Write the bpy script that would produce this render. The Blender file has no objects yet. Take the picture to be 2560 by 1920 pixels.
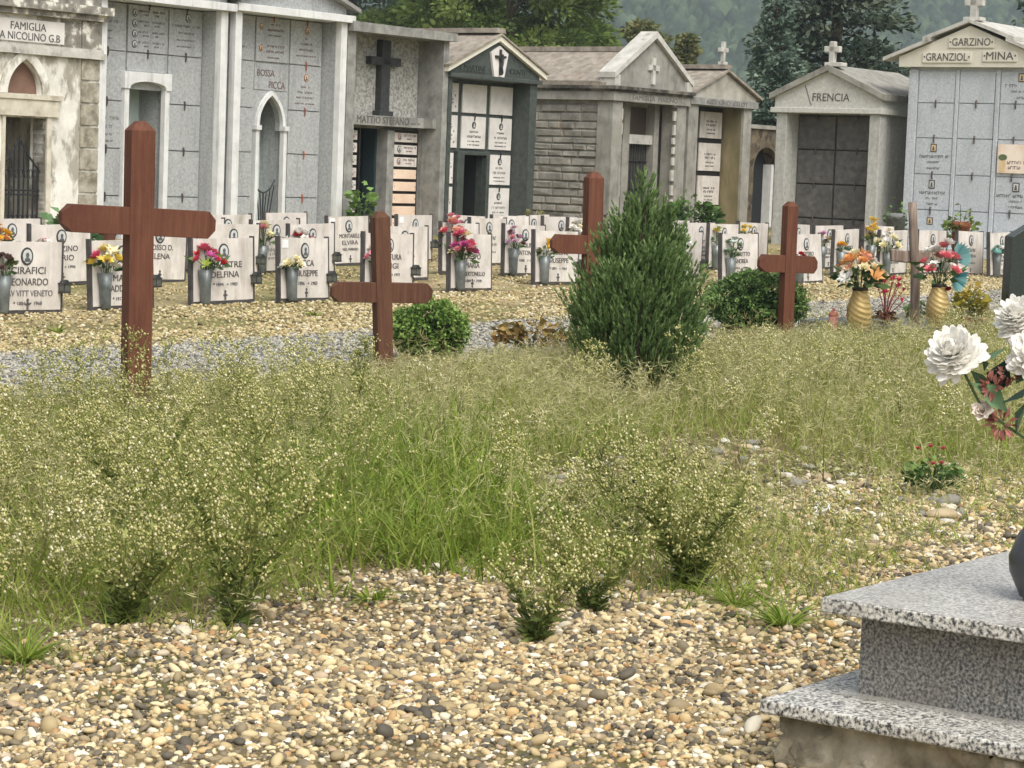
import bpy, math, random
import numpy as np
from mathutils import Vector, Matrix
random.seed(7); rs = np.random.RandomState(11)
sc = bpy.context.scene
col = sc.collection
# ------------------------------------------------------------------ camera
TH = math.atan(530/6000.0); ROLL = 0.038; G = 0.012; CAMZ = 1.55; A = math.radians(36)
cam = bpy.data.objects.new('camera', bpy.data.cameras.new('camera')); col.objects.link(cam)
cam.data.sensor_width = 36; cam.data.sensor_fit = 'HORIZONTAL'; cam.data.lens = 6000/2560*36
cam.data.clip_start = 0.1; cam.data.clip_end = 3000
FW = np.array([0, math.cos(TH), -math.sin(TH)]); U0 = np.array([0, math.sin(TH), math.cos(TH)]); R0 = np.array([1., 0, 0])
RT = math.cos(ROLL)*R0 + math.sin(ROLL)*U0; UP = -math.sin(ROLL)*R0 + math.cos(ROLL)*U0
m = Matrix.Identity(4)
for i in range(3):
    m[i][0] = RT[i]; m[i][1] = UP[i]; m[i][2] = -FW[i]
m[2][3] = CAMZ
cam.matrix_world = m
sc.camera = cam
# ------------------------------------------------------------------ sky, sun, exposure (soft overcast)
SUN_EL, SUN_AZ = math.radians(52), math.radians(155)      # azimuth clockwise from +Y: behind the camera, right
wd = bpy.data.worlds.new('World'); sc.world = wd; wd.use_nodes = True
nt = wd.node_tree; nt.nodes.clear()
sky = nt.nodes.new('ShaderNodeTexSky'); sky.sky_type = 'NISHITA'; sky.sun_disc = False
sky.sun_elevation = SUN_EL; sky.sun_rotation = SUN_AZ
sky.air_density = 1.0; sky.dust_density = 6.0; sky.ozone_density = 1.0
hs = nt.nodes.new('ShaderNodeHueSaturation'); hs.inputs['Saturation'].default_value = 0.35
bg = nt.nodes.new('ShaderNodeBackground'); bg.inputs['Strength'].default_value = 0.15
wo = nt.nodes.new('ShaderNodeOutputWorld')
nt.links.new(sky.outputs[0], hs.inputs['Color']); nt.links.new(hs.outputs[0], bg.inputs[0]); nt.links.new(bg.outputs[0], wo.inputs[0])
sl = bpy.data.lights.new('sun', 'SUN'); sl.energy = 1.1; sl.angle = math.radians(35); sl.color = (1, 0.96, 0.88)
so = bpy.data.objects.new('sun', sl); col.objects.link(so)
sd = Vector((math.sin(SUN_AZ)*math.cos(SUN_EL), math.cos(SUN_AZ)*math.cos(SUN_EL), math.sin(SUN_EL)))
so.rotation_euler = sd.to_track_quat('Z', 'Y').to_euler(); so.location = (0, -5, 30)
sc.view_settings.view_transform = 'Standard'; sc.view_settings.look = 'None'
sc.view_settings.exposure = 0.35; sc.view_settings.gamma = 1
sc.cycles.use_denoising = True
sc.cycles.max_bounces = 6; sc.cycles.transparent_max_bounces = 4; sc.cycles.volume_bounces = 1
# ------------------------------------------------------------------ frames: u runs along the left row of chapels, v across it
dL = np.array([math.sin(A), math.cos(A), 0]); dV = np.array([-math.cos(A), math.sin(A), 0])
def W(u, v, h=0.0):
    p = dL*u + dV*v
    return Vector((p[0], p[1], G*p[1]+h))
ROTL, ROTR = math.radians(54), math.radians(-36)
def onpix(x, y, h=0.0):      # picture point -> place on the ground (or h above it), used once to read places off the photo
    d = FW + RT*(x-1280)/6000 + UP*(960-y)/6000
    t = (h-CAMZ)/(d[2]-G*d[1]); p = np.array([0, 0, CAMZ]) + t*d
    return p
def inview(P, mar=200):
    d = P - np.array([0, 0, CAMZ]); k = 6000/(d@FW)
    x = 1280+k*(d@RT); y = 960-k*(d@UP)
    return (x > -mar) & (x < 2560+mar) & (y < 1920+mar) & ((d@FW) > 1)
def S(r, g, b):
    f = lambda c: (c/255/12.92) if c < 10 else ((c/255+.055)/1.055)**2.4
    return (f(r), f(g), f(b), 1)
# ------------------------------------------------------------------ materials
MATS = {}
def nmat(name, stops, scale=4, detail=6, rough=.8, bump=0, bscale=40, stretch=(1, 1, 1), spec=.3, over=(), metal=0, kind='noise', coord='Object'):
    if name in MATS: return MATS[name]
    mt = bpy.data.materials.new(name); mt.use_nodes = True; MATS[name] = mt
    n = mt.node_tree.nodes; l = mt.node_tree.links; b = n['Principled BSDF']
    b.inputs['Roughness'].default_value = rough; b.inputs['Specular IOR Level'].default_value = spec; b.inputs['Metallic'].default_value = metal
    tc = n.new('ShaderNodeTexCoord'); oi = n.new('ShaderNodeObjectInfo')
    ad = n.new('ShaderNodeVectorMath'); ad.operation = 'MULTIPLY_ADD'
    cx = n.new('ShaderNodeCombineXYZ')
    for i in range(3): l.new(oi.outputs['Random'], cx.inputs[i])
    l.new(cx.outputs[0], ad.inputs[0]); ad.inputs[1].default_value = (31, 17, 23); l.new(tc.outputs[coord], ad.inputs[2])
    def noise(sc_, st, det):
        mp = n.new('ShaderNodeMapping'); mp.inputs['Scale'].default_value = st; l.new(ad.outputs[0], mp.inputs[0])
        t = n.new('ShaderNodeTexNoise'); t.inputs['Scale'].default_value = sc_; t.inputs['Detail'].default_value = det
        t.inputs['Roughness'].default_value = .62
        l.new(mp.outputs[0], t.inputs['Vector']); return t.outputs['Fac']
    def ramp(fac, st):
        r = n.new('ShaderNodeValToRGB'); e = r.color_ramp.elements
        while len(e) < len(st): e.new(.5)
        for k, (p, c) in enumerate(st):
            e[k].position = p; e[k].color = c
        l.new(fac, r.inputs[0]); return r.outputs[0]
    if kind == 'voronoi':
        t = n.new('ShaderNodeTexVoronoi'); t.inputs['Scale'].default_value = scale; l.new(ad.outputs[0], t.inputs['Vector'])
        sp = n.new('ShaderNodeSeparateColor'); l.new(t.outputs['Color'], sp.inputs[0]); c = ramp(sp.outputs[0], stops)
    else:
        c = ramp(noise(scale, stretch, detail), stops)
    for (oc, osc, ost, lo, hi, amt) in over:
        f = ramp(noise(osc, ost, 8), [(lo, (0, 0, 0, 1)), (hi, (amt, amt, amt, 1))])
        mx = n.new('ShaderNodeMix'); mx.data_type = 'RGBA'
        l.new(f, mx.inputs[0]); l.new(c, mx.inputs[6]); mx.inputs[7].default_value = oc; c = mx.outputs[2]
    l.new(c, b.inputs['Base Color'])
    if bump:
        bp = n.new('ShaderNodeBump'); bp.inputs['Strength'].default_value = bump; bp.inputs['Distance'].default_value = .01
        l.new(noise(bscale, (1, 1, 1), 5), bp.inputs['Height']); l.new(bp.outputs[0], b.inputs['Normal'])
    return mt
def flat(name, c, rough=.6, spec=.3, metal=0, var=.12):
    lo = tuple(x*(1-var) for x in c[:3])+(1,); hi = tuple(min(1, x*(1+var)) for x in c[:3])+(1,)
    return nmat(name, [(.3, lo), (.7, hi)], 9, 3, rough, 0, spec=spec, metal=metal)
def amat(name, stops, rough=.65, trans=0.0, spec=.25, inter='LINEAR'):
    mt = bpy.data.materials.new(name); mt.use_nodes = True; MATS[name] = mt
    n = mt.node_tree.nodes; l = mt.node_tree.links; b = n['Principled BSDF']
    b.inputs['Roughness'].default_value = rough; b.inputs['Specular IOR Level'].default_value = spec
    at = n.new('ShaderNodeAttribute'); at.attribute_name = 'rnd'
    r = n.new('ShaderNodeValToRGB'); r.color_ramp.interpolation = inter; e = r.color_ramp.elements
    while len(e) < len(stops): e.new(.5)
    for k, (p, c) in enumerate(stops): e[k].position = p; e[k].color = c
    l.new(at.outputs['Fac'], r.inputs[0]); l.new(r.outputs[0], b.inputs['Base Color'])
    if trans:
        tb = n.new('ShaderNodeBsdfTranslucent'); l.new(r.outputs[0], tb.inputs[0])
        mx = n.new('ShaderNodeMixShader'); mx.inputs[0].default_value = trans
        l.new(b.outputs[0], mx.inputs[1]); l.new(tb.outputs[0], mx.inputs[2]); l.new(mx.outputs[0], n['Material Output'].inputs[0])
    return mt
# ------------------------------------------------------------------ object helpers
def link(o, parent=None):
    col.objects.link(o)
    if parent is not None: o.parent = parent
    return o
def tag(o, label=None, cat=None, group=None, kind=None):
    if label: o['label'] = label
    if cat: o['category'] = cat
    if group: o['group'] = group
    if kind: o['kind'] = kind
    return o
def thing(name, label, cat, loc, rotz=0, group=None, tilt=(0, 0)):
    o = bpy.data.objects.new(name, None); o.empty_display_size = .2; link(o)
    o.location = loc; o.rotation_euler = (tilt[0], tilt[1], rotz)
    return tag(o, label, cat, group)
def copy_tree(o, parent=None):
    c = o.copy(); col.objects.link(c); c.parent = parent
    for ch in list(o.children): copy_tree(ch, c)
    return c
class MB:
    def __init__(s, ox=0.0): s.v = []; s.f = []; s.m = []; s.ox = ox
    def add(s, vs, fs, mi=0):
        o = len(s.v); s.v += [(x-s.ox, y, z) for x, y, z in vs]; s.f += [tuple(i+o for i in f) for f in fs]; s.m += [mi]*len(fs); return s
    def box(s, x0, x1, y0, y1, z0, z1, mi=0):
        return s.add([(x0, y0, z0), (x1, y0, z0), (x1, y1, z0), (x0, y1, z0), (x0, y0, z1), (x1, y0, z1), (x1, y1, z1), (x0, y1, z1)],
                     [(3, 2, 1, 0), (4, 5, 6, 7), (0, 1, 5, 4), (1, 2, 6, 5), (2, 3, 7, 6), (3, 0, 4, 7)], mi)
    def prism(s, poly, y0, y1, mi=0):           # poly in x,z seen from the front, counter-clockwise
        n = len(poly)
        vs = [(x, y0, z) for x, z in poly] + [(x, y1, z) for x, z in poly]
        fs = [tuple(range(n)), tuple(range(2*n-1, n-1, -1))] + [((i+1) % n, i, n+i, n+(i+1) % n) for i in range(n)]
        return s.add(vs, fs, mi)
    def tube(s, pts, r0, r1=None, n=6, mi=0, cap=True):
        r1 = r0 if r1 is None else r1; P = [Vector(p) for p in pts]; k = len(P); vs = []
        for i, p in enumerate(P):
            d = (P[min(i+1, k-1)]-P[max(i-1, 0)]).normalized()
            a = d.cross(Vector((.3, .9, .1) if abs(d.y) < .9 else (1, 0, 0))).normalized(); b = d.cross(a)
            r = r0+(r1-r0)*i/max(1, k-1)
            for j in range(n):
                t = 2*math.pi*j/n; vs.append(tuple(p+a*(r*math.cos(t))+b*(r*math.sin(t))))
        fs = [(i*n+j, i*n+(j+1) % n, (i+1)*n+(j+1) % n, (i+1)*n+j) for i in range(k-1) for j in range(n)]
        if cap: fs += [tuple(range(n-1, -1, -1)), tuple(range((k-1)*n, k*n))]
        return s.add(vs, fs, mi)
    def lathe(s, prof, cx=0, cy=0, n=20, mi=0, lobes=0, amp=0):
        vs = []
        for r, z in prof:
            for j in range(n):
                t = 2*math.pi*j/n; rr = r*(1+amp*math.cos(lobes*t)) if lobes else r
                vs.append((cx+rr*math.cos(t), cy+rr*math.sin(t), z))
        k = len(prof)
        fs = [(i*n+j, i*n+(j+1) % n, (i+1)*n+(j+1) % n, (i+1)*n+j) for i in range(k-1) for j in range(n)]
        fs += [tuple(range(n-1, -1, -1)), tuple(range((k-1)*n, k*n))]
        return s.add(vs, fs, mi)
    def mesh(s, name, mats, smooth=False):
        me = bpy.data.meshes.new(name); me.from_pydata(s.v, [], s.f)
        for q in (mats if isinstance(mats, (list, tuple)) else [mats]): me.materials.append(q)
        me.polygons.foreach_set('material_index', s.m)
        if smooth: me.polygons.foreach_set('use_smooth', [True]*len(s.f))
        me.update(); return me
    def build(s, name, mats, parent=None, smooth=False, bevel=0, label=None):
        o = bpy.data.objects.new(name, s.mesh(name, mats, smooth)); link(o, parent)
        if bevel:
            b = o.modifiers.new('bevel', 'BEVEL'); b.width = bevel; b.segments = 2; b.limit_method = 'ANGLE'
        if label: o['label'] = label
        return o
def npmesh(name, V, F, mats, rnd=None, mi=None, smooth=False):
    me = bpy.data.meshes.new(name); V = np.asarray(V, np.float32); F = np.asarray(F, np.int32); k = F.shape[1]
    me.vertices.add(len(V)); me.vertices.foreach_set('co', V.ravel())
    me.loops.add(F.size); me.loops.foreach_set('vertex_index', F.ravel())
    me.polygons.add(len(F)); me.polygons.foreach_set('loop_start', np.arange(0, F.size, k, dtype=np.int32))
    me.polygons.foreach_set('loop_total', np.full(len(F), k, np.int32))
    for q in (mats if isinstance(mats, (list, tuple)) else [mats]): me.materials.append(q)
    if mi is not None: me.polygons.foreach_set('material_index', np.asarray(mi, np.int32))
    if smooth: me.polygons.foreach_set('use_smooth', np.ones(len(F), bool))
    me.update(calc_edges=True)
    if rnd is not None:
        a = me.attributes.new('rnd', 'FLOAT', 'POINT'); a.data.foreach_set('value', np.asarray(rnd, np.float32))
    return me
def npobj(name, me, parent=None):
    return link(bpy.data.objects.new(name, me), parent)
class Acc:                                       # collects quads/tris (tris as repeated-vertex quads avoided: separate meshes per k)
    def __init__(s): s.V = []; s.F = []; s.R = []; s.n = 0
    def add(s, V, F, R):
        s.V.append(V); s.F.append(F+s.n); s.R.append(R); s.n += len(V)
    def get(s): return np.concatenate(s.V), np.concatenate(s.F), np.concatenate(s.R)
def unit(a): return a/np.maximum(1e-9, np.linalg.norm(a, axis=-1, keepdims=True))
def cards(P, D, L, Wd, R, bend=.15, N=None):     # one folded leaf quad per point
    n = len(P); D = unit(D); L = np.broadcast_to(np.asarray(L, float).reshape(-1, 1), (n, 1)); Wd = np.broadcast_to(np.asarray(Wd, float).reshape(-1, 1), (n, 1))
    if N is None: N = rs.normal(size=(n, 3))
    sd_ = unit(np.cross(D, N)); nn = np.cross(sd_, D)
    V = np.stack([P, P+D*L*.5+sd_*Wd*.5+nn*L*bend, P+D*L, P+D*L*.5-sd_*Wd*.5+nn*L*bend], 1).reshape(-1, 3)
    F = (np.arange(n)[:, None]*4+np.arange(4)); return V, F, np.repeat(R, 4)
def blades(P, H, lean, az, wid, R, k=4, droop=.5):  # curved tapered ribbons
    n = len(P); t = np.linspace(0, 1, k+1)[None, :]
    hx = np.cos(az)[:, None]; hy = np.sin(az)[:, None]; H = H[:, None]; ln = lean[:, None]
    out = H*(ln*t + droop*ln*t**2); up = H*(t - .5*ln*t**2*(.6+droop))
    X = P[:, 0:1]+hx*out; Y = P[:, 1:2]+hy*out; Z = P[:, 2:3]+up
    tw = rs.uniform(0, 2*np.pi, n)[:, None]; w = wid[:, None]*(1-t**1.6*.92)*.5
    ox = np.cos(tw)*w; oy = np.sin(tw)*w
    V = np.stack([np.stack([X-ox, Y-oy, Z], -1), np.stack([X+ox, Y+oy, Z], -1)], 2).reshape(-1, 3)
    b = np.arange(n)[:, None, None]*(2*(k+1)) + np.arange(k)[None, :, None]*2
    F = (b+np.array([0, 1, 3, 2])).reshape(-1, 4)
    return V, F, np.repeat(R, 2*(k+1))
def ico(sub=0):
    import bmesh
    bm = bmesh.new(); bmesh.ops.create_icosphere(bm, subdivisions=sub+1, radius=1)
    V = np.array([v.co[:] for v in bm.verts]); F = np.array([[v.index for v in f.verts] for f in bm.faces]); bm.free(); return V, F
def pebbles(P, size, R, sub, flatz=.55, seed=1):
    r2 = np.random.RandomState(seed); V0, F0 = ico(sub); acc = Acc(); nv = 5; pick = r2.randint(0, nv, len(P))
    for q in range(nv):
        idx = np.where(pick == q)[0]; n = len(idx)
        if not n: continue
        d = np.zeros(len(V0))
        for _ in range(4):
            ax = r2.normal(size=3); ax /= np.linalg.norm(ax); d += .11*np.sin(V0@ax*2.2+r2.uniform(0, 6))
        B = V0*(1+d)[:, None]
        sx = size[idx]*r2.uniform(.85, 1.35, n); sy = size[idx]*r2.uniform(.6, .95, n); sz = size[idx]*flatz*r2.uniform(.7, 1.3, n)
        L = B[None]*np.stack([sx, sy, sz], -1)[:, None, :]
        tl = r2.normal(0, .3, n)[:, None]; c, s_ = np.cos(tl), np.sin(tl)
        L = np.stack([L[..., 0]*c-L[..., 2]*s_, L[..., 1], L[..., 0]*s_+L[..., 2]*c], -1)
        a = r2.uniform(0, 6.283, n)[:, None]; c, s_ = np.cos(a), np.sin(a)
        L = np.stack([L[..., 0]*c-L[..., 1]*s_, L[..., 0]*s_+L[..., 1]*c, L[..., 2]], -1)+P[idx][:, None, :]
        F = (np.arange(n)[:, None, None]*len(V0)+F0[None]).reshape(-1, 3)
        acc.add(L.reshape(-1, 3), F, np.repeat(R[idx], len(V0)))
    return acc.get()
def wob(x, y, s=1.0, ph=0.0):                     # smooth pseudo-noise 0..1
    a = np.sin(x*1.7*s+ph)+np.sin(y*2.1*s+1.3+ph)+np.sin((x+y)*1.1*s+2.2*ph)+np.sin((x-1.7*y)*.9*s+.7)+.6*np.sin(x*4.3*s+2)*np.sin(y*3.7*s+ph)
    return np.clip(.5+a/7, 0, 1)
def text(name, s, cx, y, cz, w, h, mt, parent, ox=0.0):   # raised lettering in the x-z plane, facing -y
    cu = bpy.data.curves.new(name, 'FONT'); cu.body = s; cu.extrude = .02; cu.offset = .0; cu.resolution_u = 3
    o = bpy.data.objects.new(name, cu); col.objects.link(o)
    me = bpy.data.meshes.new_from_object(o); bpy.data.objects.remove(o); bpy.data.curves.remove(cu)
    n = len(me.vertices); c = np.zeros(n*3); me.vertices.foreach_get('co', c); c = c.reshape(-1, 3)
    lo, hi = c.min(0), c.max(0)
    nx = (c[:, 0]-lo[0])/(hi[0]-lo[0])-.5; nz = (c[:, 1]-lo[1])/(hi[1]-lo[1])-.5
    V = np.stack([cx-ox+nx*w, np.where(c[:, 2] > 0, y-.005, y+.004), cz+nz*h], -1)
    me.vertices.foreach_set('co', V.ravel().astype(np.float32)); me.materials.clear(); me.materials.append(mt); me.name = name
    me.update(); return npobj(name, me, parent)
def scribble(mb, cx, y, cz, w, h, mi=0):          # a line of worn small lettering, too small to read
    x = cx-w/2
    while x < cx+w/2:
        lw = random.uniform(.35, .75)*h
        if random.random() < .12: x += h*.7; continue
        k = random.random()
        mb.box(x, x+lw*.28, y-.003, y+.002, cz-h/2, cz+h/2, mi)
        if k < .7: mb.box(x+lw*.28, x+lw, y-.0025, y+.002, cz+(h*.28 if k < .4 else -h*.5), cz+(h*.5 if k < .4 else -h*.26), mi)
        if k > .3: mb.box(x+lw*.72, x+lw, y-.0022, y+.002, cz-h*.24, cz+h*.26, mi)
        x += lw*1.25
def oval(mb, cx, y, cz, rx, rz, mi=0, n=16):
    mb.prism([(cx+rx*math.cos(2*math.pi*i/n), cz+rz*math.sin(2*math.pi*i/n)) for i in range(n)], y-.006, y+.002, mi)
def portrait_mb(cx, y, cz, rx, rz, mb=None, rect=False):
    mb = mb or MB()
    if rect:
        mb.box(cx-rx, cx+rx, y-.006, y, cz-rz, cz+rz, 0); mb.box(cx-rx*.7, cx+rx*.7, y-.009, y-.005, cz-rz*.76, cz+rz*.76, 1)
        mb.prism([(cx-rx*.4, cz-rz*.6), (cx+rx*.4, cz-rz*.6), (cx+rx*.3, cz-rz*.1), (cx+rx*.2, cz+rz*.45), (cx-rx*.2, cz+rz*.45), (cx-rx*.3, cz-rz*.1)], y-.012, y-.008, 2); return mb
    oval(mb, cx, y, cz, rx, rz, 0); oval(mb, cx, y-.004, cz, rx*.74, rz*.78, 1)
    oval(mb, cx, y-.007, cz+rz*.12, rx*.27, rz*.3, 2, 10); 
    mb.prism([(cx-rx*.5, cz-rz*.6), (cx+rx*.5, cz-rz*.6), (cx+rx*.38, cz-rz*.25), (cx, cz-rz*.1), (cx-rx*.38, cz-rz*.25)], y-.0125, y-.003, 2)
    return mb
# ------------------------------------------------------------------ material palette
granite = nmat('grey_granite', [(.3, S(142, 145, 146)), (.5, S(164, 167, 167)), (.72, S(184, 186, 186))], 26, 8, .75, .15, 90, over=[(S(112, 114, 112), 3, (2.4, 2.4, .22), .5, .74, .5)])
granite_r = nmat('pale_blue_granite', [(.3, S(162, 168, 174)), (.5, S(186, 191, 196)), (.72, S(205, 208, 211))], 34, 8, .7, .1, 90, over=[(S(132, 138, 142), 2.2, (1.6, 1.6, .35), .5, .8, .5)])
whitestone = nmat('white_frame_stone', [(.3, S(202, 203, 202)), (.7, S(225, 226, 224))], 5, 6, .7, .05, over=[(S(142, 142, 136), 3, (3, 3, .25), .54, .74, .6)])
plaster = nmat('peeling_white_plaster', [(.35, S(205, 202, 192)), (.6, S(232, 230, 222))], 3, 8, .9, .35, 14,
               over=[(S(150, 145, 130), 2.6, (1.2, 1.2, .55), .5, .58, .85), (S(92, 90, 84), 4.0, (1.5, 1.5, .8), .6, .7, .7)])
cornice_m = nmat('blackened_cornice', [(.3, S(105, 102, 95)), (.6, S(150, 146, 136))], 5, 8, .9, .4, 20, over=[(S(228, 225, 215), 5, (1, 1, 1), .55, .62, .9), (S(60, 58, 55), 7, (1, 1, 1), .55, .7, .7)])
concrete = nmat('stained_concrete', [(.3, S(112, 112, 108)), (.55, S(146, 146, 141)), (.75, S(165, 164, 158))], 5, 8, .9, .25, 60, over=[(S(74, 74, 70), 2.5, (3, 3, .35), .52, .75, .7)])
stucco = nmat('roughcast_stucco', [(.36, S(120, 120, 116)), (.5, S(160, 160, 154)), (.64, S(182, 181, 175))], 22, 4, .95, .8, 30)
darkgreen = nmat('dark_green_stone', [(.3, S(54, 60, 57)), (.7, S(80, 87, 82))], 12, 6, .5, .05, spec=.4)
darkstone = nmat('black_cross_stone', [(.3, S(45, 47, 48)), (.7, S(68, 70, 70))], 15, 6, .6, .1)
marble = nmat('white_marble', [(.35, S(206, 202, 197)), (.65, S(228, 225, 220))], 3, 9, .45, 0, spec=.4, over=[(S(176, 170, 165), 2.4, (1, 1, 1.4), .52, .75, .55)])
marble_old = nmat('weathered_marble', [(.35, S(196, 190, 182)), (.65, S(222, 216, 209))], 4, 9, .6, .05, over=[(S(150, 140, 128), 3.2, (2.6, 1, .5), .5, .74, .7), (S(122, 118, 104), 5, (1.5, 1, 1), .62, .78, .5)])
peach = nmat('peach_marble', [(.3, S(218, 190, 166)), (.7, S(238, 216, 194))], 3, 7, .4, 0, spec=.4)
oldstone = nmat('grey_brown_stone', [(.3, S(124, 122, 114)), (.55, S(152, 150, 142)), (.75, S(170, 168, 160))], 4, 8, .92, .35, 40, over=[(S(72, 69, 64), 3, (2.4, 2.4, .4), .55, .75, .7), (S(120, 115, 88), 2, (1, 1, 1), .55, .75, .4)])
blockstone = nmat('rough_block_stone', [(.3, S(112, 110, 103)), (.5, S(145, 142, 133)), (.7, S(172, 168, 157))], 3.3, 9, .95, .7, 25, over=[(S(80, 76, 70), 2.2, (1, 1, 1), .55, .72, .6), (S(178, 158, 130), 1.8, (1, 1, 1), .6, .7, .4)])
mossy = nmat('moss_stained_wall', [(.3, S(112, 106, 82)), (.55, S(134, 124, 94)), (.75, S(150, 142, 118))], 3, 7, .95, .1, stretch=(1, 1, .5), over=[(S(92, 84, 52), 2.5, (2, 2, .5), .45, .7, .6)])
rubble = nmat('rubble_stone', [(.1, S(66, 60, 50)), (.4, S(96, 86, 70)), (.7, S(118, 106, 86)), (.95, S(80, 76, 68))], 7, 6, .95, .5, 20, kind='voronoi', over=[(S(70, 64, 54), 5, (1, 1, 1), .5, .7, .6)])
rooftile = nmat('lichen_stone_roof', [(.3, S(120, 112, 102)), (.5, S(148, 140, 128)), (.72, S(172, 164, 150))], 6, 9, .95, .6, 26, over=[(S(150, 116, 92), 2, (1, 1, 1), .58, .8, .4), (S(84, 78, 72), 8, (1, 1, 1), .55, .72, .6)])
coping_m = nmat('pale_coping_stone', [(.3, S(170, 168, 160)), (.7, S(205, 203, 195))], 5, 8, .9, .2, over=[(S(110, 108, 100), 6, (1, 1, 1), .56, .7, .7)])
cream = nmat('cream_painted_gable', [(.3, S(206, 202, 186)), (.7, S(222, 218, 203))], 3, 6, .85, .05, over=[(S(176, 170, 150), 2, (1.5, 1.5, .5), .55, .8, .4)])
frencia_m = nmat('pale_bushhammered_stone', [(.3, S(178, 178, 170)), (.7, S(206, 206, 198))], 20, 7, .85, .2, 70, over=[(S(150, 142, 122), 2, (1, 1, .6), .54, .8, .5)])
frencia_side = nmat('grey_pillar_stone', [(.3, S(158, 158, 152)), (.7, S(190, 190, 184))], 16, 7, .85, .15, 60, over=[(S(118, 112, 98), 2.4, (2, 2, .4), .52, .8, .6)])
darkslab = nmat('dark_brown_granite', [(.3, S(68, 67, 66)), (.55, S(92, 90, 88)), (.75, S(114, 110, 107))], 9, 9, .45, .05, spec=.5, over=[(S(120, 112, 104), 3, (1, 1, 2), .6, .7, .5)])
black = flat('black_frame', S(34, 32, 32), .5)
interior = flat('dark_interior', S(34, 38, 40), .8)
teal = nmat('pale_teal_interior', [(.3, S(186, 204, 200)), (.7, S(204, 218, 214))], 2, 4, .8, 0)
iron = flat('black_iron', S(38, 40, 44), .5, .5)
postm = nmat('dark_metal_post', [(.3, S(62, 60, 60)), (.7, S(88, 84, 84))], 12, 5, .6, .1, over=[(S(110, 82, 70), 5, (1, 1, .4), .6, .8, .5)])
bronze = flat('bronze_fitting', S(78, 68, 60), .5, .5)
bronze_r = flat('red_bronze_fitting', S(150, 92, 74), .5, .5)
ink = flat('engraved_lettering', S(92, 89, 86), .7)
ink_l = flat('faded_lettering', S(112, 110, 108), .8)
ink_r = flat('reddish_lettering', S(112, 92, 88), .7)
ring = flat('portrait_frame', S(66, 68, 66), .5)
photo = flat('portrait_paper', S(196, 198, 196), .4)
photo_d = flat('portrait_figure', S(92, 94, 96), .5)
photo_w = flat('portrait_sepia', S(214, 190, 150), .4)
zinc = nmat('grey_zinc_vase', [(.3, S(84, 90, 90)), (.7, S(136, 142, 140))], 7, 5, .4, 0, metal=.3, spec=.5)
glass_l = flat('lantern_glass', S(88, 90, 84), .2, .5)
lampm = flat('lantern_metal', S(48, 50, 48), .5, .5)
paper = flat('white_label', S(228, 228, 228), .7)
wood = nmat('red_brown_painted_wood', [(.3, S(86, 52, 38)), (.5, S(101, 62, 45)), (.7, S(112, 72, 54))], 4, 9, .75, .25, 50, stretch=(11, 11, .6), over=[(S(80, 44, 33), 4, (1.5, 1.5, .6), .48, .72, .7), (S(58, 34, 27), 5, (14, 14, .35), .63, .7, .8), (S(168, 120, 92), 4, (7, 7, .6), .7, .78, .6)])
wood2 = nmat('worn_brown_wood', [(.3, S(78, 51, 38)), (.5, S(93, 62, 46)), (.7, S(106, 74, 56))], 4, 9, .8, .3, 50, stretch=(11, 11, .6), over=[(S(52, 34, 28), 5, (14, 14, .35), .62, .69, .8), (S(72, 44, 34), 4, (1, 1, .3), .5, .8, .6), (S(150, 118, 88), 4, (6, 6, .5), .66, .8, .5)])
rustic = nmat('weathered_grey_brown_wood', [(.3, S(100, 84, 74)), (.5, S(130, 114, 102)), (.7, S(160, 146, 132))], 4, 9, .9, .5, 40, stretch=(8, 8, .6), over=[(S(78, 62, 54), 4, (2, 2, .4), .5, .8, .7)])
gold = nmat('brushed_gold', [(.3, S(156, 132, 80)), (.7, S(192, 168, 112))], 6, 5, .48, 0, metal=.35, spec=.5)
tombg = nmat('speckled_grey_granite', [(.37, S(58, 58, 60)), (.44, S(132, 131, 127)), (.52, S(190, 188, 180)), (.64, S(222, 219, 210))], 105, 3, .45, 0, spec=.35, over=[(S(150, 145, 130), 4, (1, 1, 1), .52, .75, .45)])
tombd = nmat('speckled_dark_granite', [(.36, S(64, 65, 68)), (.47, S(110, 110, 108)), (.56, S(144, 142, 136)), (.68, S(172, 169, 161))], 120, 3, .5, 0, spec=.35, over=[(S(118, 112, 98), 3.5, (1, 1, .5), .52, .75, .45)])
tombtop = nmat('polished_grey_granite', [(.36, S(104, 103, 102)), (.46, S(160, 158, 152)), (.55, S(192, 189, 181)), (.66, S(216, 213, 204))], 110, 4, .36, 0, spec=.4, over=[(S(138, 134, 122), 3, (1, 1, 1), .5, .72, .5)])
footing = nmat('rough_concrete_footing', [(.3, S(100, 92, 76)), (.5, S(150, 142, 122)), (.7, S(186, 178, 158))], 9, 10, .95, 1.0, 22, over=[(S(96, 84, 52), 3, (1, 1, 1.5), .5, .7, .6), (S(76, 72, 64), 8, (1, 1, 1), .58, .7, .6)])
polished = nmat('polished_dark_granite', [(.3, S(40, 48, 46)), (.7, S(62, 70, 66))], 50, 4, .15, 0, spec=.5)
kerbm = nmat('dark_grey_granite', [(.3, S(66, 70, 74)), (.7, S(96, 100, 104))], 60, 4, .3, 0, spec=.5)
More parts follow.
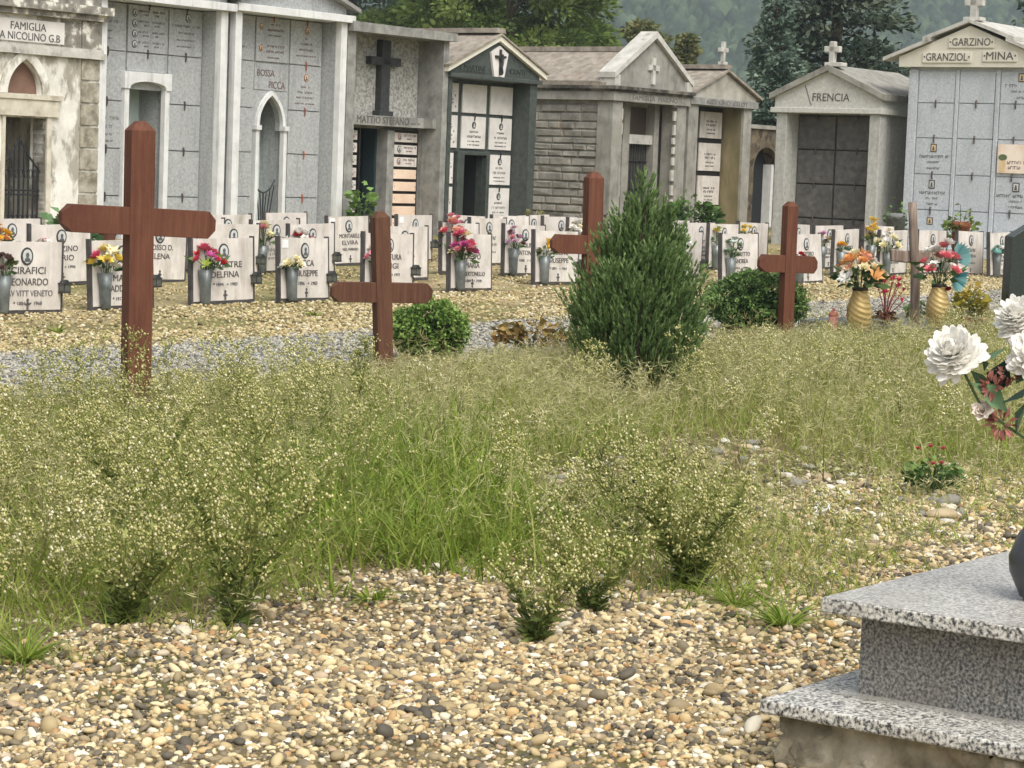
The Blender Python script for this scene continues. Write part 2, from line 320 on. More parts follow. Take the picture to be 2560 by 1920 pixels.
# ================================================================== SETTING
gm = nmat('ground_soil_and_grit', [(.3, S(120, 106, 74)), (.5, S(158, 144, 108)), (.7, S(190, 174, 136))], 9, 9, .95, .6, 60,
          over=[(S(112, 112, 62), .55, (1, 1, 1), .44, .58, .85), (S(96, 84, 56), 1.3, (1, 1, 1), .5, .66, .7)])
xs = [-560, -60, -20, -6, 6, 20, 60, 560]; ys = [-30, 0, 8, 16, 24, 32, 44, 60, 200, 1150]
V = [(x, y, G*min(y, 60)) for y in ys for x in xs]; k = len(xs)
F = [(j*k+i, j*k+i+1, (j+1)*k+i+1, (j+1)*k+i) for j in range(len(ys)-1) for i in range(k-1)]
tag(npobj('ground', npmesh('ground', V, F, gm)), 'gravelly cemetery ground with mossy patches', 'ground', kind='structure')
sm = nmat('grave_soil', [(.3, S(88, 77, 54)), (.5, S(116, 102, 72)), (.7, S(146, 131, 98))], 14, 9, .95, .7, 60, over=[(S(86, 88, 48), 1.1, (1, 1, 1), .46, .6, .8)])
sv = [W(u_, v_, .002)[:] for u_ in (2, 26) for v_ in (1, 10.3)]
tag(npobj('grave_soil', npmesh('grave_soil', sv, [(0, 2, 3, 1)], sm)), 'dark gritty soil of the grave row under weeds and pebbles', 'soil', kind='structure')
pm = nmat('grey_path_grit', [(.3, S(134, 134, 130)), (.5, S(168, 168, 162)), (.7, S(196, 194, 186))], 30, 6, .95, .6, 60, over=[(S(150, 146, 112), 1.2, (1, 1, 1), .54, .68, .6)])
pv = []
for i in range(41):
    u = 4+i*.8
    pv += [W(u, 10.25+.1*math.sin(u*1.7), .004)[:], W(u, 12.22+.09*math.sin(u*1.1)+.05*math.sin(u*3.1), .004)[:]]
tag(npobj('gravel_path', npmesh('gravel_path', pv, [(2*i, 2*i+2, 2*i+3, 2*i+1) for i in range(40)], pm)), 'grey gravel path between the weedy graves and the headstones', 'path', kind='structure')
# ---- loose stones of the gravel surfaces (uncountable)
def scatter(n, u0, u1, v0, v1, mar=220):
    u = rs.uniform(u0, u1, n); v = rs.uniform(v0, v1, n); P = u[:, None]*dL+v[:, None]*dV; P[:, 2] = G*P[:, 1]
    kq = inview(P, mar); return P[kq], u[kq], v[kq]
pebble_m = amat('river_pebble', [(0, S(76, 72, 64)), (.12, S(102, 95, 81)), (.27, S(136, 124, 100)), (.42, S(162, 144, 108)), (.58, S(188, 169, 127)), (.74, S(218, 203, 162)), (.82, S(188, 156, 106)), (.87, S(164, 130, 94)), (.92, S(202, 193, 170)), (1, S(238, 231, 212))], .65, 0, .3)
yellow_m = amat('yellow_gravel_stone', [(0, S(92, 82, 62)), (.18, S(136, 122, 88)), (.4, S(168, 156, 114)), (.65, S(196, 182, 138)), (.82, S(174, 150, 106)), (.92, S(200, 190, 162)), (1, S(222, 214, 192))], .85, 0, .3)
grey_m = amat('grey_gravel_stone', [(0, S(70, 72, 71)), (.3, S(122, 121, 114)), (.6, S(158, 156, 146)), (.85, S(186, 182, 168)), (1, S(172, 162, 130))], .85, 0, .3)
dusty_m = amat('dusty_grave_pebble', [(0, S(74, 69, 58)), (.3, S(116, 106, 84)), (.6, S(154, 141, 110)), (.85, S(184, 171, 138)), (1, S(212, 204, 182))], .85, 0, .2)
P, u, v = scatter(620000, 2.5, 11.5, 1.5, 8.5, 220)
bare = v < 5.35
d = np.where(v < 4.9, 1, np.where(bare, .75, .1)); d = np.maximum(d, np.exp(-((u-9.6)/1.6)**2-((v-5.6)/.8)**2)*.3)
d *= np.clip(1.35-(P[:, 1]-7.5)*.1, .3, 1); d *= 1-.5*(wob(u*2.2, v*2.2, 1, 3) > .64)
kq = rs.rand(len(P)) < d*.72; P = P[kq]; bare = bare[kq]
sz = np.clip(rs.lognormal(math.log(.0084), .33, len(P)), .004, .021); big = rs.rand(len(P)) < .006; sz[big] *= rs.uniform(1.5, 2.1, big.sum())
P[:, 2] += sz*rs.uniform(-.2, .8, len(P)); rn = rs.rand(len(P))
def pebble_mix(sel, seed):
    a_ = Acc()
    for sub_, q_ in ((1, sz > .0115), (0, sz <= .0115)):
        q_ = q_ & sel
        if sub_: V1 = pebbles(P[q_], sz[q_], rn[q_], 1, .6, seed); n1 = V1
        else: V2 = pebbles(P[q_], sz[q_]*1.12, rn[q_], 0, .62, seed+9)
    a_.add(*n1); a_.add(*V2); return a_.get()
Vp, Fp, Rp = pebble_mix(bare, 2)
tag(npobj('pebble_gravel', npmesh('pebble_gravel', Vp, Fp, pebble_m, Rp, smooth=True)), 'rounded cream tan and grey river pebbles in the foreground', 'gravel', kind='stuff')
Vp, Fp, Rp = pebble_mix(~bare, 5)
tag(npobj('dusty_gravel', npmesh('dusty_gravel', Vp, Fp, dusty_m, Rp, smooth=True)), 'dusty brown grit between the weeds', 'gravel', kind='stuff')
P, u, v = scatter(330000, 8, 34, 12.15, 23.6, 260)
ms = wob(u, v*1.6, 1.1, 1)
d = np.where(v < 14.2, 1.0-.8*(ms > .55), np.where(v < 14.9, .45, np.where(ms > .42, .06, .25)))
d = np.clip(d*np.clip(1.5-(P[:, 1]-15)*.035, .5, 1), 0, 1); kq = rs.rand(len(P)) < d*.8; P = P[kq]
sz = rs.uniform(.009, .022, len(P)); P[:, 2] += sz*rs.uniform(-.2, .7, len(P))
Vp, Fp, Rp = pebbles(P, sz, rs.rand(len(P)), 0, .6, 3)
tag(npobj('yellow_gravel', npmesh('yellow_gravel', Vp, Fp, yellow_m, Rp, smooth=True)), 'yellowish gravel around the headstones', 'gravel', kind='stuff')
P, u, v = scatter(90000, 8, 34, 10.1, 12.35, 300)
sz = rs.uniform(.008, .019, len(P)); P[:, 2] += sz*rs.uniform(-.2, .7, len(P))
Vp, Fp, Rp = pebbles(P, sz, rs.rand(len(P)), 0, .6, 4)
tag(npobj('grey_gravel', npmesh('grey_gravel', Vp, Fp, grey_m, Rp, smooth=True)), 'blue-grey gravel of the path', 'gravel', kind='stuff')
# ---- forested hill
hx = np.arange(-250, 252, 1.15); hy = np.arange(560, 840, 1.15); X, Y = np.meshgrid(hx, hy)
base = .7+(Y-560)*.33-.0011*(X-20)**2*.35+10*np.sin(X*.012+1)+6*np.sin(X*.03+Y*.02)
cs = 3.4; gx = np.floor(X/cs).astype(int); gy = np.floor(Y/cs).astype(int); best = np.zeros_like(X)-9
hsh = lambda a, b, q: np.modf(np.abs(np.sin(a*127.1+b*311.7+q*74.7)*43758.5453))[0]
for dx in (-1, 0, 1):
    for dy in (-1, 0, 1):
        a, b = gx+dx, gy+dy
        cx_ = (a+hsh(a, b, 1))*cs; cy_ = (b+hsh(a, b, 2))*cs; r_ = 1.5+1.35*hsh(a, b, 3)
        hgt = (1.5+3.5*hsh(a, b, 4))+np.sqrt(np.maximum(0, r_**2-(X-cx_)**2-(Y-cy_)**2))*2.2
        best = np.maximum(best, np.where((X-cx_)**2+(Y-cy_)**2 < r_**2, hgt, 0))
Z = base+best+rs.normal(0, .5, X.shape)
kx = len(hx); idx = np.arange(len(hy)-1)[:, None]*kx+np.arange(kx-1)[None]
F = np.stack([idx, idx+1, idx+kx+1, idx+kx], -1).reshape(-1, 4)
hillm = nmat('hill_forest', [(.36, S(20, 34, 28)), (.5, S(44, 62, 46)), (.64, S(80, 98, 70))], .22, 9, .9, .6, .9)
tag(npobj('hill', npmesh('hill', np.stack([X, Y, Z], -1).reshape(-1, 3), F, hillm)), 'far hillside covered in forest', 'hill', kind='structure')
# ---- trees behind the chapels
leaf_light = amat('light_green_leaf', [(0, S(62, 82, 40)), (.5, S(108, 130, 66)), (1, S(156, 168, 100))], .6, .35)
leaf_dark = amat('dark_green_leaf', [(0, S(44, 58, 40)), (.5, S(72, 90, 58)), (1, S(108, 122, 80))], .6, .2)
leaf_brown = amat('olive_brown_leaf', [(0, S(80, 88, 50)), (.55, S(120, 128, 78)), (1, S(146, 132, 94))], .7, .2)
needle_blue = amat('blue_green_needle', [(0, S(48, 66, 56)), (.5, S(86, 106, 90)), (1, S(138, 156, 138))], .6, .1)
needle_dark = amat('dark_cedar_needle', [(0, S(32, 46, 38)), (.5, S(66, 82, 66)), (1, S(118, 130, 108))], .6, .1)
bark = nmat('tree_bark', [(.3, S(62, 54, 46)), (.7, S(98, 88, 76))], 9, 6, .95, .4)
def leafy_tree(name, label, px, Y, rad, hgt, mat, ncl, nleaf, lsz, group=None, z0=2.0, conic=0, seed=0):
    r2 = np.random.RandomState(seed+50); x = (px-1280)/6000*Y
    t = thing(name, label, 'tree', (x, Y, G*min(Y, 60)), 0, group)
    mb = MB(); mb.tube([(0, 0, -.3), (.1, 0, hgt*.4), (0, .1, hgt*.72)], .2*hgt/9, .06, 8)
    for i in range(7):
        a = i*2.4; h = hgt*(.3+.07*i); mb.tube([(0, 0, h), (rad*.4*math.cos(a), rad*.4*math.sin(a), h+hgt*.1), (rad*.75*math.cos(a), rad*.75*math.sin(a), h+hgt*.17)], .07, .02, 5)
    mb.build('trunk', bark, t)
    acc = Acc()
    for i in range(ncl):
        h = z0+(hgt-z0)*r2.rand()**.8; q = (h-z0)/(hgt-z0)
        R = rad*((1-q*.92) if conic else math.sqrt(max(.05, 1-(2*q-.85)**2*.75)))
        a = r2.uniform(0, 6.283); rr = R*r2.uniform(.45, 1.0)
        c = np.array([rr*math.cos(a), rr*math.sin(a), h]); cr = r2.uniform(.35, .75)*(rad/3.2)**.5*(.7 if conic else 1)
        n = int(nleaf*r2.uniform(.6, 1.3)); dd = unit(r2.normal(size=(n, 3))); pr = c+dd*(cr*r2.rand(n)[:, None]**.5)*np.array([1.25, 1.25, .62])
        dirs = dd+np.array([math.cos(a), math.sin(a), -.25])*.8
        tone = np.clip(r2.uniform(.25, .75)+r2.normal(0, .14, n), 0, 1)
        acc.add(*cards(pr, dirs, lsz*r2.uniform(.7, 1.3, n), lsz*.55, tone))
    Vv, Ff, Rr = acc.get(); npobj('crown', npmesh('crown', Vv, Ff, mat, Rr), t); return t
def conifer(name, label, px, Y, rad, hgt, mat, seed, z0=.8, layers=26, lsz=.2, group=None):
    r2 = np.random.RandomState(seed); x = (px-1280)/6000*Y
    t = thing(name, label, 'tree', (x, Y, G*min(Y, 60)), 0, group)
    mb = MB(); mb.tube([(0, 0, -.3), (0, 0, hgt*.97)], .2*hgt/10, .02, 8); acc = Acc()
    for i in range(layers):
        h = z0+(hgt-z0)*(i/layers); q = (h-z0)/(hgt-z0); R = rad*(1-q)**.8+.15
        nb = max(5, int(9*(1-q)+5))
        for j in range(nb):
            a = r2.uniform(0, 6.283); RR = R*r2.uniform(.6, 1.12); hh = h+r2.uniform(-.2, .2); dr = r2.uniform(-.05, .3)
            e = np.array([math.cos(a), math.sin(a), 0])
            if j < 4: mb.tube([(0, 0, hh), tuple(e*RR*.9+np.array([0, 0, hh-dr*RR*.5]))], .035, .01, 4)
            n = int(46*RR/rad)+16; tq = r2.rand(n)**.6; side = r2.normal(0, .17*RR*.6+.06, n)*(.4+tq)
            pr = np.stack([e[0]*RR*tq-e[1]*side, e[1]*RR*tq+e[0]*side, hh-dr*RR*tq**1.6+r2.normal(0, .06, n)+.1*tq], -1)
            dirs = e*1.0+r2.normal(0, .5, (n, 3))+np.array([0, 0, .05])
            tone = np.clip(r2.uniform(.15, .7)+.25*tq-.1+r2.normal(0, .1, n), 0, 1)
            acc.add(*cards(pr, dirs, lsz*r2.uniform(.7, 1.5, n), lsz*.5, tone))
    mb.build('trunk', bark, t); Vv, Ff, Rr = acc.get(); npobj('crown', npmesh('crown', Vv, Ff, mat, Rr), t); return t
leafy_tree('broadleaf_tree', 'large light green broadleaf tree behind the dark green gabled chapel', 1235, 72, 2.9, 10.5, leaf_light, 190, 200, .2, seed=1)
leafy_tree('broadleaf_tree', 'light green broadleaf tree behind the flat roofed chapel with the black cross', 1065, 76, 2.3, 9.5, leaf_light, 130, 190, .2, seed=2)
leafy_tree('broadleaf_tree', 'dark green tree between the two lighter broadleaf trees', 1150, 84, 2.6, 10.5, leaf_dark, 110, 170, .24, seed=3)
leafy_tree('broadleaf_tree', 'dim blue green tree farther back beside the grey gabled tombs', 930, 120, 4.4, 12, leaf_dark, 120, 170, .34, seed=4)
leafy_tree('broadleaf_tree', 'small light green tree at the right foot of the large broadleaf tree', 1425, 78, 1.6, 5.7, leaf_light, 70, 130, .18, seed=5, z0=1.2)
leafy_tree('broadleaf_tree', 'olive tree with brown tips behind the stone chapel gable on its left', 1565, 88, 1.4, 6.3, leaf_brown, 60, 130, .2, seed=6, z0=1.2)
leafy_tree('broadleaf_tree', 'slim olive brown tree behind the right slope of the stone gable', 1680, 88, 1.0, 6.0, leaf_brown, 46, 120, .2, seed=7, z0=1.2, conic=1)
leafy_tree('broadleaf_tree', 'low olive bush tree behind the small gabled chapel with the slab column', 1755, 84, 1.0, 3.9, leaf_brown, 40, 120, .18, seed=8, z0=1)
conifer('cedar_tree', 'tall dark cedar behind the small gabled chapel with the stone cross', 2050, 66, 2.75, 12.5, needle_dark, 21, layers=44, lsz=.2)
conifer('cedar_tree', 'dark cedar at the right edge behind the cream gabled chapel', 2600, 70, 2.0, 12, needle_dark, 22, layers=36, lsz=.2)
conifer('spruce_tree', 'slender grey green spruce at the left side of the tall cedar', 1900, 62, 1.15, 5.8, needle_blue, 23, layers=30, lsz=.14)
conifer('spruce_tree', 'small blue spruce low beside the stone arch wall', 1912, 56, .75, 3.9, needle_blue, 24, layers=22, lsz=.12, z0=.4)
# ================================================================== CHAPELS, left row: local x = u, y = into the building
def chapel(name, label, u0, v0=24.0, cat='tomb chapel'):
    return thing(name, label, cat, W(u0, v0), ROTL)
def arch_panel(mb, x0, x1, z0, z1, a0, a1, zs, za, y0, y1, mi=0, pointed=True, n=9):
    """wall x0..x1, z0..z1 with an arched opening a0..a1 cut from below"""
    c = (a0+a1)/2; h = (a1-a0)/2; pts = []
    for i in range(n+1):
        t = i/n
        if pointed:  x = a1-(1-math.cos(t*math.pi/3))*2*h*.999; z = zs+(za-zs)*math.sin(t*math.pi/3)/math.sin(math.pi/3)
        else: x = c+h*math.cos(t*math.pi/2); z = zs+(za-zs)*math.sin(t*math.pi/2)
        pts.append((x, z))
    lft = [(2*c-x, z) for x, z in reversed(pts[:-1])]; arc = pts+lft          # from right spring over apex to left spring
    mb.prism([(x0, z0), (a0, z0)]+[p for p in reversed(arc)]+[(a1, z0), (x1, z0), (x1, z1), (x0, z1)], y0, y1, mi)
def slab(par, ox, x0, x1, z0, z1, y, mt, writing=None, brk=None, mats=None, th=.03, name='slab'):
    o = MB(ox).box(x0+.008, x1-.008, y-th, y, z0+.008, z1-.008).build(name, mt, par, bevel=.004)
    cx = (x0+x1)/2
    if brk:
        b = MB(ox); b.tube([(cx, y-th-.012, z1-.075), (cx, y-th-.02, z1-.03), (cx, y-th-.02, z1+.02), (cx, y-th-.008, z1+.05)], .01, .016, 6); b.build('fitting', brk, o)
    if writing:
        w = MB(ox); f = y-th; mm = mats or [ring, photo, photo_d, ink]
        for it in writing:
            if it[0] == 'o': portrait_mb(cx+it[1], f, z0+it[2], it[3]*1.2, it[4], MB(ox), mt is granite_r).build('portrait', mm[:3], o)
            else: scribble(w, cx+it[1], f, z0+it[2], it[3], it[4], 0)
        if w.v: tag(w.build('inscription', mm[3], o), kind='stuff')
    return o
def gable(mb, x0, x1, zb, ze, za, y0, y1, mi=0):
    mb.prism([(x0, zb), (x1, zb), (x1, ze), ((x0+x1)/2, za), (x0, ze)], y0, y1, mi)
def roof_slopes(mb, x0, x1, ze, za, y0, y1, th, mi=0, ov=0.0):
    c = (x0+x1)/2
    mb.prism([(x0-ov, ze-ov*(za-ze)/(c-x0)), (c, za), (c, za+th), (x0-ov, ze-ov*(za-ze)/(c-x0)+th)], y0, y1, mi)
    mb.prism([(c, za), (x1+ov, ze-ov*(za-ze)/(c-x0)), (x1+ov, ze-ov*(za-ze)/(c-x0)+th), (c, za+th)], y0, y1, mi)
# ---- 1 white plaster chapel
o0 = 21.9; t = chapel('white_chapel', 'peeling white plaster chapel with pointed window and iron gate at the left edge', o0)
mb = MB(o0)
mb.box(19.6, 21.53, 0, .3, -.3, 1.64); mb.box(22.26, 23.22, 0, .3, -.3, 1.64)
mb.box(19.6, 23.22, 0, .3, 1.64, 1.95); arch_panel(mb, 19.6, 23.22, 1.95, 2.62, 21.55, 22.17, 1.97, 2.4, 0, .3)
mb.box(19.6, 23.22, 0, .3, 2.62, 3.0); mb.box(19.6, 23.22, .3, 3, 1.7, 3.0); mb.box(19.6, 21.3, .3, 3, -.3, 1.7); mb.box(22.5, 23.22, .3, 3, -.3, 1.7)
mb.build('wall', plaster, t)
MB(o0).box(21.2, 22.6, 1.3, 1.36, -.3, 1.7).build('niche_back', whitestone, t)
mb = MB(o0); mb.box(21.48, 21.53, -.03, .25, -.3, 1.66); mb.box(22.26, 22.34, -.03, .25, -.3, 1.66); mb.box(21.3, 22.46, -.05, 0, 1.66, 1.88); mb.box(21.26, 22.5, -.07, 0, 1.88, 1.945)
mb.build('door_surround', nmat('worn_lintel_stone', [(.3, S(186, 180, 162)), (.7, S(214, 208, 192))], 6, 8, .9, .3, 30, over=[(S(130, 122, 104), 4, (1, 1, 1), .52, .7, .6)]), t)
mb = MB(o0); arch_panel(mb, 21.44, 22.28, 1.95, 2.02, 21.55, 22.17, 1.955, 1.957, -.035, 0)
arc = lambda a0, a1, zs, za, n=10: [(a1-(1-math.cos(i/n*math.pi/3))*(a1-a0)*.999, zs+(za-zs)*math.sin(i/n*math.pi/3)/math.sin(math.pi/3)) for i in range(n+1)]
def arch_band(mb, a0, a1, zs, za, w, y0, y1, mi=0):
    i_ = arc(a0, a1, zs, za); o_ = arc(a0-w, a1+w, zs, za+w*1.25); c = (a0+a1)/2
    for s_ in (1, -1):
        for q in range(len(i_)-1):
            p = [i_[q], o_[q], o_[q+1], i_[q+1]]; p = [(c+s_*(x-c), z) for x, z in p]
            mb.prism(p if s_ > 0 else p[::-1], y0, y1, mi)
mb = MB(o0); arch_band(mb, 21.55, 22.17, 1.95, 2.4, .12, -.035, .0); mb.build('window_surround', plaster, t)
MB(o0).prism([(21.5, 1.93), (22.22, 1.93), (22.22, 2.1), (21.86, 2.45), (21.5, 2.1)], .1, .13).build('window_board', flat('brown_board', S(122, 96, 82), .8), t)
mb = MB(o0)
for q in range(8): mb.box(22.87, 23.2, -.022, 0, 2.46-.303*(q+1)+.035, 2.46-.303*q)
mb.build('quoin', nmat('dirty_quoin_block', [(.32, S(120, 114, 98)), (.5, S(164, 158, 142)), (.7, S(188, 184, 172))], 7, 9, .9, .5, 30, over=[(S(84, 80, 70), 6, (1, 1, 1), .5, .7, .6)]), t)
mb = MB(o0); mb.box(19.5, 23.27, -.07, 0, 2.47, 2.55); mb.box(19.5, 23.25, -.04, 0, 2.55, 2.6); mb.build('lower_cornice', coping_m, t)
mb = MB(o0); mb.box(19.5, 23.27, -.1, .1, 2.98, 3.06); mb.box(19.5, 23.31, -.17, .1, 3.06, 3.17); mb.build('upper_cornice', cornice_m, t)
mb = MB(o0); mb.box(22.86, 23.22, -.03, 0, 2.6, 2.97); mb.box(22.5, 22.84, -.02, 0, 2.6, 2.95); mb.build('pilaster', cornice_m, t)
MB(o0).box(19.6, 23.2, -.03, 2.8, 3.17, 3.75).build('parapet', cornice_m, t)
pl = MB(o0).box(20.75, 22.53, -.03, 0, 2.63, 2.92).build('name_plaque', marble, t)
text('lettering', 'FAMIGLIA', 21.89, -.031, 2.83, .62, .1, ink, pl, o0); text('lettering', 'FICCA NICOLINO G.B', 21.78, -.031, 2.70, 1.34, .1, ink, pl, o0)
gt = MB(o0)
for q in range(9):
    x = 21.56+q*.083; f_ = abs(q-4)/4; top = 1.36-.42*f_**.8+(.02 if q in (0, 8) else 0)
    gt.tube([(x, .1, .02), (x, .1, top)], .012 if q != 4 else .018, None, 5); gt.tube([(x, .1, top), (x, .1, top+.1)], .014, .001, 5)
for z in (.12, .62, .68): gt.tube([(21.54, .1, z), (22.25, .1, z)], .012, None, 5)
gt.tube([(21.54+.0888*i, .1, 1.36-.42*(abs(i-4)/4)**.8) for i in range(9)], .014, None, 5)
for q in range(8):
    for z in (.3, .9): gt.tube([(21.6+q*.083+.028*math.cos(a*.7854), .1, z+.06*math.sin(a*.7854)) for a in range(9)], .007, None, 4, cap=False)
gt.build('gate', iron, t)
# ---- 2 and 3 grey granite gabled tombs
def grey_tomb(label, x0, x1, bounds, ze, za, kind):
    o0 = (x0+x1)/2; t = chapel('gabled_tomb', label, o0); yb = .37
    w0, w1 = x0+.14, x1-.14
    mb = MB(o0); mb.box(x0+.02, w0-.02, .1, 2.4, -.3, 3.28); mb.box(w1+.02, x1-.02, .1, 2.4, -.3, 3.28)
    mb.box(w0-.02, bounds[1], yb, .5, -.3, 3.28); mb.box(bounds[2], w1+.02, yb, .5, -.3, 3.28)
    mb.box(x0+.02, x1-.02, .5, 2.4, 2.5, 3.28)
    if kind == 1: mb.box(bounds[1], bounds[2], yb, .5, 2.1, 3.28)
    else: arch_panel(mb, bounds[1], bounds[2], 1.6, 3.28, bounds[1]+.1, bounds[2]-.1, 1.66, 2.14, yb, .5)
    mb.build('wall', granite, t)
    for xa in (w0-.018, w1): MB(o0).box(xa, xa+.018, .09, yb, -.3, 3.28).build('reveal', granite, t)
    for xa in (x0, x1-.14): MB(o0).box(xa, xa+.14, -.02, .1, -.3, 3.29).build('post', whitestone, t, bevel=.006)
    MB(o0).box(x0-.03, x1+.1, -.1, .5, 3.29, 3.4).build('beam', whitestone, t, bevel=.006)
    mb = MB(o0); gable(mb, x0+.02, x1-.02, 3.4, 3.5, za, .0, 2.4); mb.build('gable_wall', granite, t)
    mb = MB(o0); roof_slopes(mb, x0, x1, 3.5, za, -.15, 2.6, .06, 0, .16); mb.build('roof', concrete, t)
    mb = MB(o0); mb.box(bounds[1]-.1, bounds[2]+.1, .86, .9, -.3, 2.5)
    sd2 = MB(o0); sd2.box(bounds[2]-.03, bounds[2]+.05, .5, .86, -.3, 2.3); sd2.build('door_reveal', granite, t)
    mb.build('interior', teal, t)
    return t, o0, yb
zr = [3.28, 2.61, 1.92, 1.26, .6, -.05]
t, o0, yb = grey_tomb('grey granite tomb with white framed segmental arched doorway beside the white plaster chapel', 23.19, 25.72, [23.33, 24.05, 24.87, 25.58], 3.5, 3.95, 1)
txt4 = []
for q in range(4): txt4 += [('o', -.27, .55-q*.145, .042, .055), ('s', -.1, .58-q*.145, .2, .03), ('s', .2, .58-q*.145, .24, .03), ('s', -.05, .53-q*.145, .1, .024), ('s', .17, .53-q*.145, .1, .024)]
colL = {0: [('s', .05, .4, .26, .04), ('s', .02, .27, .12, .025), ('s', .02, .17, .12, .025)], 2: [('o', -.12, .56, .04, .055), ('s', 0, .42, .5, .045), ('s', -.05, .3, .3, .045), ('s', .03, .19, .2, .03), ('s', .03, .1, .2, .03)]}
colR = {0: [('o', .04, .55, .045, .06), ('s', 0, .43, .56, .035), ('s', 0, .33, .3, .03), ('s', 0, .23, .36, .025), ('s', 0, .14, .36, .025)]}
for r_ in range(5):
    slab(t, o0, 23.33, 24.04, zr[r_+1], zr[r_], yb, granite, colL.get(r_), bronze if r_ else None, [ring, photo, photo_d, ink_l])
    slab(t, o0, 24.88, 25.57, zr[r_+1], zr[r_], yb, granite, colR.get(r_), bronze, [ring, photo, photo_d, ink_l])
slab(t, o0, 24.06, 24.86, zr[1], zr[0], yb-.01, granite, txt4, bronze, [ring, photo, photo_d, ink_l])
slab(t, o0, 24.06, 24.86, 2.34, zr[1], yb, granite, None, bronze)
ds = MB(o0); ds.box(23.98, 24.07, .28, yb, -.3, 2.1); ds.box(24.78, 24.87, .28, yb, -.3, 2.1)
arch_panel(ds, 23.96, 24.89, 2.1, 2.34, 24.07, 24.78, 2.12, 2.21, .26, yb, 0, False); ds.build('door_surround', whitestone, t, bevel=.005)
g = MB(o0)
for q in range(7): g.tube([(24.11+q*.105, .42, -.1), (24.11+q*.105, .42, .92+.03*abs(q-3))], .011, None, 5)
g.tube([(24.1, .42, 1.02), (24.25, .42, .95), (24.42, .42, .9), (24.6, .42, .95), (24.73, .42, 1.02)], .014, None, 5); g.build('gate', iron, t)
t, o0, yb = grey_tomb('grey granite tomb with white pointed arch doorway and a two line family name', 25.88, 28.38, [26.02, 26.7, 27.47, 28.22], 3.5, 3.92, 2)
colR = {0: [('o', .02, .52, .042, .058), ('s', 0, .4, .06, .03), ('s', 0, .32, .26, .035), ('s', 0, .23, .36, .03), ('s', 0, .14, .44, .024)], 1: [('o', .02, .5, .042, .06), ('s', 0, .36, .2, .03), ('s', 0, .28, .34, .035), ('s', 0, .2, .4, .03), ('s', 0, .11, .46, .024)]}
colL = {0: [('s', .1, .2, .12, .03)], 1: [('s', -.05, .4, .2, .035), ('s', .05, .28, .16, .03)]}
for r_ in range(5):
    slab(t, o0, 26.03, 26.69, zr[r_+1], zr[r_], yb, granite, colL.get(r_), bronze if r_ else None, [ring, photo, photo_d, ink_l])
    slab(t, o0, 27.48, 28.21, zr[r_+1], zr[r_], yb, granite, colR.get(r_), bronze_r, [bronze_r, photo_w, photo_d, ink_r])
slab(t, o0, 26.71, 27.46, zr[1], zr[0], yb, granite, [('o', -.26, .52, .035, .05), ('s', .05, .56, .2, .03), ('s', .06, .48, .36, .035), ('s', .04, .4, .3, .024), ('o', -.26, .2, .035, .05), ('s', .06, .24, .36, .035), ('s', .06, .16, .4, .035), ('s', .04, .07, .3, .024)], bronze_r, [bronze_r, photo_w, photo_d, ink_r])
np_ = MB(o0).box(26.72, 27.45, yb-.012, yb, 2.2, 2.59).build('name_panel', granite, t)
text('lettering', 'BOSSA', 26.97, yb-.013, 2.45, .38, .1, ink_r, np_, o0); text('lettering', 'PICCA', 27.22, yb-.013, 2.28, .36, .11, ink_r, np_, o0)
ds = MB(o0); ds.box(26.74, 26.81, yb-.06, yb+.02, -.3, 1.62); ds.box(27.36, 27.43, yb-.06, yb+.02, -.3, 1.62)
arch_band(ds, 26.82, 27.35, 1.66, 2.12, .055, yb-.05, yb+.02); ds.box(26.72, 26.83, yb-.09, yb+.02, 1.6, 1.67); ds.box(27.34, 27.45, yb-.09, yb+.02, 1.6, 1.67); ds.build('door_surround', whitestone, t)
g = MB(o0)
for s_ in (-1, 1):
    c = 27.085; g.tube([(c+s_*.26, .45, .86+.0*s_), (c+s_*.17, .45, .74), (c+s_*.08, .45, .68), (c, .45, .66)], .012, None, 5)
    for q in range(3): g.tube([(c+s_*(.02+q*.02), .45, -.1), (c+s_*(.04+q*.06), .45, .4), (c+s_*(.07+q*.085), .45, .66+q*.06)], .009, None, 5)
g.tube([(27.085, .45, -.1), (27.085, .45, .66)], .012, None, 5); g.tube([(26.82, .45, .1), (27.35, .45, .1)], .012, None, 5); g.build('gate', iron, t)
# ---- 4 flat roofed concrete chapel with the black cross
o0 = 29.7; t = chapel('concrete_chapel', 'stained concrete flat roofed chapel with a tall black cross above its lintel', o0); yb = .5
mb = MB(o0); mb.box(28.42, 28.62, 0, 2.4, -.3, 3.16); mb.box(30.82, 30.96, 0, 2.4, -.3, 3.16); mb.box(28.62, 30.82, .55, 2.4, 1.7, 3.16)
mb.box(28.62, 29.28, yb, .62, -.3, 1.7); mb.box(29.95, 30.82, yb, .62, -.3, 1.7); mb.box(29.95, 30.12, .4, yb, -.3, 1.68)
mb.build('wall', concrete, t)
MB(o0).box(28.62, 30.8, yb, .55, 1.9, 3.16).build('stucco_panel', stucco, t)
mb = MB(o0); mb.prism([(28.4, 3.15), (31.02, 3.15), (31.02, 3.28), (28.4, 3.3)], -.12, 2.5); mb.build('roof_slab', concrete, t)
l_ = MB(o0); l_.box(28.62, 30.82, .28, yb, 1.74, 1.9); l_.box(30.72, 30.81, .1, .28, 1.74, 1.9); l_.build('lintel', concrete, t)
text('lettering', 'MATTIO STEFANO', 29.68, .279, 1.83, 1.3, .11, ink, t.children[-1], o0)
lt = MB(o0); scribble(lt, 30.5, .279, 1.8, .24, .04); lt.build('small_lettering', ink_l, t.children[-1])
